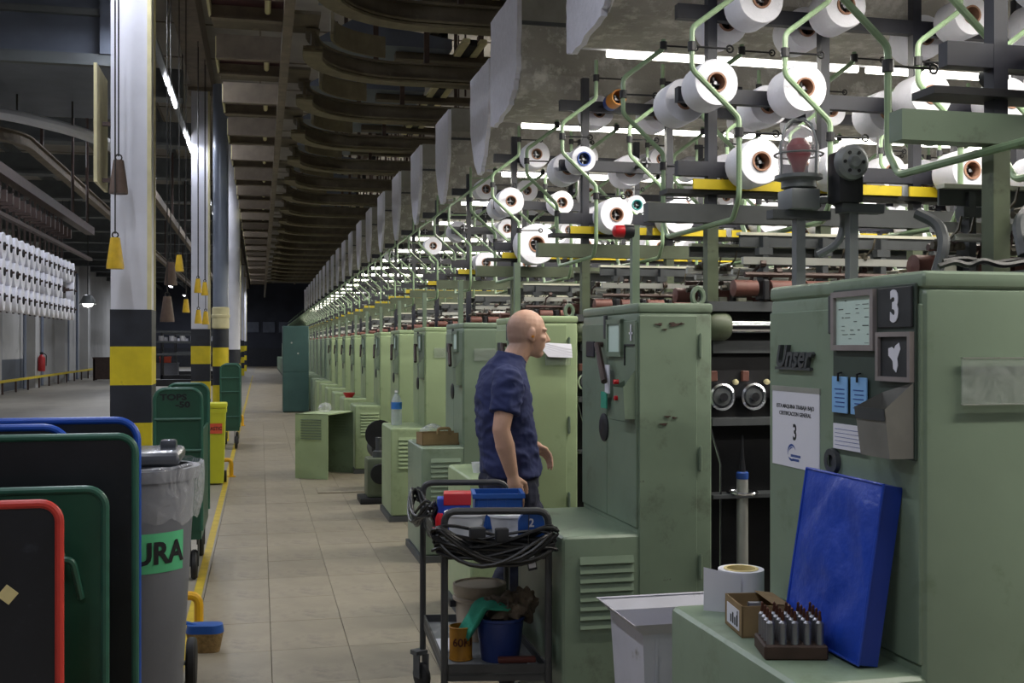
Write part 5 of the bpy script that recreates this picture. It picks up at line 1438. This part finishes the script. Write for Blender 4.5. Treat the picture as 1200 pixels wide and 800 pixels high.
def rag(name, c, sx, sy, sz, mk, label, seed, drape=None):
    g = MB(); n, m2 = 36, 22; vs = []; fs = []
    for i in range(n):
        a = 2*math.pi*i/n
        for j3 in range(m2):
            ph_ = math.pi*j3/(m2-1)
            v = Vector((sx*math.sin(ph_)*math.cos(a), sy*math.sin(ph_)*math.sin(a), sz*math.cos(ph_)))
            q = 1 + .5*(1-2*abs(noise.noise(v*20 + Vector((seed, 0, 0))))) - .25 + .35*noise.noise(v*45 + Vector((0, seed, 0)))
            vs.append(v*q)
    for i in range(n):
        for j3 in range(m2-1): fs.append((i*m2+j3, ((i+1) % n)*m2+j3, ((i+1) % n)*m2+j3+1, i*m2+j3+1))
    o = obj(name, g.add(vs, fs), M[mk], None, c); tag(o, label, 'rag', 'rags in the blue bucket'); return o
rag('rag', bb + Vector((.035, .01, .195)), .085, .075, .06, 'rag_grey', 'crumpled oily grey rag heaped in the blue bucket', 3)
rag('rag', bb + Vector((.10, -.005, .215)), .05, .045, .065, 'rag_grey', 'dark oily rag hanging over the right rim of the blue bucket', 8)
# draped green cloth
vs = []; fs = []
for i in range(12):
    for j3 in range(8):
        u = i/11; v_ = j3/7
        x = -.155 + .17*u + .02*math.sin(v_*5); y = -.09 + .13*v_ - .01*math.sin(u*6)
        z = .205 + .03*math.sin(u*3.1) - (.12*(.38-u) if u < .38 else 0)*2.2 + .012*math.sin(v_*9+u*7)
        vs.append((x, y, z))
for i in range(11):
    for j3 in range(7): fs.append((i*8+j3, (i+1)*8+j3, (i+1)*8+j3+1, i*8+j3+1))
o = obj('rag', MB().add(vs, fs), M['rag_green'], None, bb)
sm = o.modifiers.new('thick', 'SOLIDIFY'); sm.thickness = .006
tag(o, 'green rag draped over the left rim of the blue bucket', 'rag', 'rags in the blue bucket')
t = thing('tin_can', 'rusty yellow tin can lettered 60KI on the lower cart shelf', 'can', onl(540, 4.46) + Vector((.0, 0, 0)))
obj('can_body', MB().lathe([(0, 0), (.047, 0), (.049, .004), (.047, .01), (.047, .13), (.05, .134), (.044, .136), (.044, .01), (0, .01)], 28), M['can_rust'], t)
mb = text_mb('60KI', .046, .001, .001)
mb.v = [(.0478*math.sin(x/.047), -.0478*math.cos(x/.047), .075+y) for x, y, z in mb.v]
obj('can_letters', mb, M['brush_red'], t, smooth=False)
t = thing('hand_brush', 'brown wooden brush lying at the front of the lower cart shelf', 'brush', onl(612, 4.34) + Vector((-.02, .01, 0)), R(-8))
obj('brush_block', MB().bbox(-.075, .075, -.018, .018, .02, .04, .005), M['brush_red'], t)
obj('bristles', MB().box(-.07, .04, -.014, .014, 0, .02), M['rubber'], t, smooth=False)
o = obj('plastic_pail', MB().bbox(-.09, .03, -.09, .09, .0, .012, .003, 1), M['white_plastic'], None, onl(545, 4.66) + Vector((-.03, .0, 0)))
o.name = 'paper_pad'; tag(o, 'white pad of paper lying on the lower cart shelf behind the can', 'paper')

# ================================================================ THE MAN
def capsule(bm_v, bm_f, p, q, r0, r1, n=16, flat=False, sq=(1, 1), seg=6):
    p, q = Vector(p), Vector(q); ax = (q-p); Ln = ax.length; ax.normalize()
    a = Vector((0, 1, 0)) if abs(ax.y) < .9 else Vector((1, 0, 0))
    u = (a - ax*ax.dot(a)).normalized(); w = ax.cross(u)      # u ~ local y (side), w ~ front/back
    rings = []
    if not flat:
        for i in range(1, 5): an = R(90 - 90*i/5); rings.append((-r0*math.sin(an), r0*math.cos(an)))
    for i in range(seg+1): s = i/seg; rings.append((Ln*s, r0 + (r1-r0)*s))
    if not flat:
        for i in range(1, 5): an = R(90*i/5); rings.append((Ln + r1*math.sin(an), r1*math.cos(an)))
    base = len(bm_v)
    for z, r in rings:
        for k in range(n):
            t_ = 2*math.pi*k/n
            bm_v.append(p + ax*z + u*(r*sq[0]*math.cos(t_)) + w*(r*sq[1]*math.sin(t_)))
    m_ = len(rings)
    for i in range(m_-1):
        for k in range(n): bm_f.append((base+i*n+k, base+i*n+(k+1) % n, base+(i+1)*n+(k+1) % n, base+(i+1)*n+k))
    bm_f.append(tuple(base+k for k in range(n-1, -1, -1))); bm_f.append(tuple(base+(m_-1)*n+k for k in range(n)))
def ellips(V, Fc, c, r, rot=None, n=20, m=12):
    base = len(V); c = Vector(c)
    for j in range(1, m):
        ph = math.pi*j/m
        for k in range(n):
            a = 2*math.pi*k/n
            v = Vector((r[0]*math.sin(ph)*math.cos(a), r[1]*math.sin(ph)*math.sin(a), r[2]*math.cos(ph)))
            if rot: v = rot @ v
            V.append(c+v)
    top = Vector((0, 0, r[2])); bot = Vector((0, 0, -r[2]))
    if rot: top = rot @ top; bot = rot @ bot
    V.append(c+top); V.append(c+bot); t_ = len(V)-2; b_ = len(V)-1
    for j in range(m-2):
        for k in range(n): Fc.append((base+j*n+k, base+(j+1)*n+k, base+(j+1)*n+(k+1) % n, base+j*n+(k+1) % n))
    for k in range(n):
        Fc.append((t_, base+k, base+(k+1) % n)); Fc.append((b_, base+(m-2)*n+(k+1) % n, base+(m-2)*n+k))
def skin_obj(name, V, Fc, m, parent, voxel, smooth_it=6, label=None, fold=0):
    me = bpy.data.meshes.new(name); me.from_pydata([tuple(v) for v in V], [], Fc)
    bm = bmesh.new(); bm.from_mesh(me); bmesh.ops.recalc_face_normals(bm, faces=bm.faces[:]); bm.to_mesh(me); bm.free()
    o = link(name, me, parent)
    md = o.modifiers.new('union', 'REMESH'); md.mode = 'VOXEL'; md.voxel_size = voxel; md.use_smooth_shade = True
    if smooth_it:
        ms = o.modifiers.new('soft', 'SMOOTH'); ms.iterations = smooth_it; ms.factor = .5
    dg = bpy.context.evaluated_depsgraph_get(); dg.update()
    me2 = bpy.data.meshes.new_from_object(o.evaluated_get(dg))
    o.modifiers.clear(); o.data = me2; me2.materials.clear(); me2.materials.append(m)
    for p_ in me2.polygons: p_.use_smooth = True
    if label: o['label'] = label
    if fold:
        for v in me2.vertices:
            c = v.co
            r1 = 1 - 2*abs(noise.noise(Vector((c.x*7 + c.z*5, c.y*7, c.z*15 - c.x*8))))
            r2 = 1 - 2*abs(noise.noise(Vector((c.x*15 - c.z*6, c.y*12 + 4, c.z*24 + c.x*12))))
            v.co = c + v.normal*(fold*(r1*.7 + r2*.4 - .5))
    return o
man_p = P(600, 600, 5.55); man_p.z = 0
man = thing('person', 'bald man in a navy T-shirt and dark trousers walking toward the machines', 'person', man_p, R(5))
V, Fc = [], []
hc = Vector((.085, 0, 1.648)); tilt = Matrix.Rotation(R(6), 3, 'Y')
def hp(x, y, z): return hc + tilt @ Vector((x, y, z))
ellips(V, Fc, hp(-.012, 0, .018), (.102, .078, .098), tilt)                 # cranium
ellips(V, Fc, hp(-.03, 0, -.01), (.078, .070, .085), tilt)
ellips(V, Fc, hp(.045, 0, -.035), (.052, .060, .085), tilt)                 # face
capsule(V, Fc, hp(.012, 0, -.075), hp(.062, 0, -.098), .048, .030, sq=(1.05, .9))  # jaw to chin
for s in (-1, 1):
    ellips(V, Fc, hp(.066, s*.034, .022), (.024, .026, .012), tilt)         # brow
    ellips(V, Fc, hp(.062, s*.040, -.025), (.026, .022, .022), tilt)        # cheek
    ellips(V, Fc, hp(.074, s*.030, .002), (.011, .014, .010), tilt)         # eyelid
    er = tilt @ Matrix.Rotation(R(s*18), 3, 'Z')
    ellips(V, Fc, hp(-.004, s*.079, -.012), (.020, .009, .033), er)         # ear
    ellips(V, Fc, hp(.004, s*.078, -.038), (.011, .008, .013), er)
capsule(V, Fc, hp(.088, 0, .012), hp(.112, 0, -.028), .009, .014)           # nose
ellips(V, Fc, hp(.100, 0, -.034), (.015, .017, .010), tilt)
ellips(V, Fc, hp(.086, 0, -.058), (.014, .024, .008), tilt)                 # lips
ellips(V, Fc, hp(.083, 0, -.070), (.014, .021, .008), tilt)
ellips(V, Fc, hp(.078, 0, -.100), (.017, .022, .017), tilt)                 # chin
capsule(V, Fc, (-.02, 0, 1.45), hp(-.018, 0, -.05), .066, .060, sq=(1, 1.02))
for s in (-1, 1): capsule(V, Fc, (-.05, s*.09, 1.42), (-.012, s*.025, 1.51), .035, .045)   # trapezius
capsule(V, Fc, (-.05, 0, 1.38), (-.02, 0, .98), .12, .12, sq=(1.25, .85))   # trunk core under the shirt
# arms
RS, RE, RW = Vector((-.08, -.205, 1.405)), Vector((-.135, -.245, 1.175)), Vector((-.075, -.235, .955))
LS, LE, LW = Vector((-.05, .195, 1.41)), Vector((-.02, .245, 1.165)), Vector((.165, .215, 1.065))
for Sx, E, W in ((RS, RE, RW), (LS, LE, LW)):
    capsule(V, Fc, Sx, E, .056, .043); capsule(V, Fc, E, E + (W-E)*.35, .043, .046); capsule(V, Fc, E + (W-E)*.35, W, .046, .029, sq=(1.0, 1.05))
def hand(W, fdir, pdir, curl, s):
    """W wrist, fdir finger direction, pdir direction the palm faces, curl in degrees per joint, s=+1 thumb along cross(fdir,pdir)"""
    f = fdir.normalized(); p_ = (pdir - f*pdir.dot(f)).normalized(); side = f.cross(p_)*s
    capsule(V, Fc, W - f*.01, W + f*.035, .028, .032, sq=(1, 1))
    for i in range(4):
        off = side*(.030 - .020*i)
        capsule(V, Fc, W + f*.02 + off*.6, W + f*(.085 - .004*abs(i-1)) + off, .0155, .0135)
        q = W + f*(.085 - .004*abs(i-1)) + off; d_ = f.copy(); ln = (.040, .044, .042, .034)[i]
        for jn in range(3):
            ax = side*s
            ang = R(curl[jn])
            d_ = (d_*math.cos(ang) + p_*math.sin(ang)).normalized() if jn == 0 else (Matrix.Rotation(-ang if False else ang, 3, d_.cross(p_ if abs(d_.dot(p_)) < .98 else -f)) @ d_).normalized()
            q2 = q + d_*ln*(1, .72, .58)[jn]
            capsule(V, Fc, q, q2, .0100-.0008*jn, .0092-.0008*jn, n=10); q = q2
    b0 = W + f*.022 + side*.026; b1 = b0 + (f*.6 + side*.7 + p_*.35).normalized()*.042; b2_ = b1 + (f*.9 + side*.15 + p_*.4).normalized()*.032; b3 = b2_ + (f*.9 + p_*.45).normalized()*.026
    capsule(V, Fc, b0, b1, .0165, .0125, n=10); capsule(V, Fc, b1, b2_, .0118, .0108, n=10); capsule(V, Fc, b2_, b3, .0105, .0088, n=10)
hand(RW + Vector((.004, 0, -.012)), Vector((.20, .02, -1)), Vector((.1, 1, 0)), (14, 20, 14), 1)
hand(LW + Vector((.012, -.003, -.008)), Vector((.85, -.10, -.50)), Vector((-.35, -.45, -.8)), (22, 28, 18), 1)
bodyo = skin_obj('body', V, Fc, M['skin'], man, .0048, 3)
# eyes
for s in (-1, 1):
    e = hp(.076, s*.030, .001)
    obj('eye', MB().lathe([(0, -.009), (.0055, -.007), (.009, 0), (.0055, .007), (0, .009)], 12, tuple(e), 'x'), M['white_plastic'], man)
    ir = hp(.083, s*.031, .001)
    obj('iris', MB().lathe([(0, .003), (.004, .002), (.005, 0)], 10, tuple(ir), 'x'), M['ink'], bpy.data.objects[man.children[-1].name])
# shirt
V, Fc = [], []
rings = [  # z, cx, ry, rx
    (.925, -.005, .190, .150), (.97, -.008, .190, .148), (1.05, -.018, .186, .142), (1.14, -.030, .184, .140), (1.24, -.042, .190, .138), (1.32, -.050, .200, .134), (1.39, -.052, .196, .118), (1.44, -.044, .168, .100), (1.48, -.030, .118, .088), (1.515, -.012, .086, .078), (1.535, -.004, .076, .073)]
n = 40
for z, cx, ry, rx in rings:
    for k in range(n):
        a = 2*math.pi*k/n
        e = .9
        c_, s_ = math.cos(a), math.sin(a)
        x_ = math.copysign(abs(c_)**e, c_)*rx; y_ = math.copysign(abs(s_)**e, s_)*ry
        fold = .007*math.sin(a*5 + z*22) * (1 if z < 1.3 else .3) + .006*math.sin(z*46 + a*2)*(1 if z < 1.2 else .2)
        zt = z - (.02*math.cos(a) if z > 1.47 else 0)
        V.append(Vector((cx + x_*(1+fold/.15), y_*(1+fold/.19), zt)))
for i in range(len(rings)-1):
    for k in range(n): Fc.append((i*n+k, i*n+(k+1) % n, (i+1)*n+(k+1) % n, (i+1)*n+k))
Fc.append(tuple(range(n-1, -1, -1))); Fc.append(tuple((len(rings)-1)*n+k for k in range(n)))
for Sx, E in ((RS, RE), (LS, LE)):
    d_ = (E-Sx)
    sh = Sx.copy(); sh.y *= .8; sh.z += .01
    capsule(V, Fc, sh, Sx + d_*.08, .072, .073)
    capsule(V, Fc, Sx + d_*.04, Sx + d_*.66, .071, .069, flat=True, sq=(1, 1.12))
    capsule(V, Fc, (Sx.x*.8-.01, Sx.y*.45, 1.43), Sx, .060, .066)
shirt = skin_obj('shirt', V, Fc, M['shirt'], man, .007, 4, fold=.012)
# trousers
V, Fc = [], []
capsule(V, Fc, (-.012, 0, .95), (-.005, 0, .86), .150, .150, flat=True, sq=(1.16, .93))
RH, RK, RA = Vector((-.01, -.09, .86)), Vector((-.02, -.10, .48)), Vector((-.22, -.10, .10))
LH, LK, LA = Vector((.03, .09, .86)), Vector((.21, .095, .49)), Vector((.20, .09, .09))
for Hh, K_, A2 in ((RH, RK, RA), (LH, LK, LA)):
    capsule(V, Fc, Hh, K_, .106, .076, sq=(.95, 1.08)); capsule(V, Fc, K_, K_ + (A2-K_)*.3, .076, .077); capsule(V, Fc, K_ + (A2-K_)*.3, A2, .077, .066, flat=True)
capsule(V, Fc, (-.07, -.06, .90), (-.06, -.075, .83), .085, .09); capsule(V, Fc, (-.07, .06, .90), (-.06, .075, .83), .085, .09)
tro = skin_obj('trousers', V, Fc, M['trouser'], man, .008, 4, fold=.010)
for A2, pitch in ((RA, 28), (LA, 0)):
    V, Fc = [], []
    f0 = Vector((math.cos(R(pitch)), 0, -math.sin(R(pitch))))
    heel = A2 + Vector((-.02, 0, 0)) - Vector((0, 0, A2.z - .045)) if pitch == 0 else A2 + Vector((-.03, 0, -.045))
    capsule(V, Fc, heel, heel + f0*.14, .042, .043, sq=(1, .85)); capsule(V, Fc, heel + f0*.14, heel + f0*.2 + Vector((0, 0, .02 if pitch else 0)), .043, .032, sq=(1.05, .8)); capsule(V, Fc, heel, A2 + Vector((-.005, 0, .02)), .045, .05)
    so = skin_obj('shoe', V, Fc, M['shoe'], man, .008, 3)
# ear plug seen in the right ear
e = hp(-.002, -.088, -.022)
obj('ear_plug', MB().lathe([(0, -.01), (.006, -.009), (.007, 0), (.006, .008), (0, .009)], 10, tuple(e), 'y'), M['core_orange'], man)
q = Vector((.155, -.05, .80))
obj('trouser_logo', MB().bbox(-.012, .012, -.003, .003, -.004, .004, .001, 1).xf(T(.12, -.085, .74)), M['white_plastic'], man)
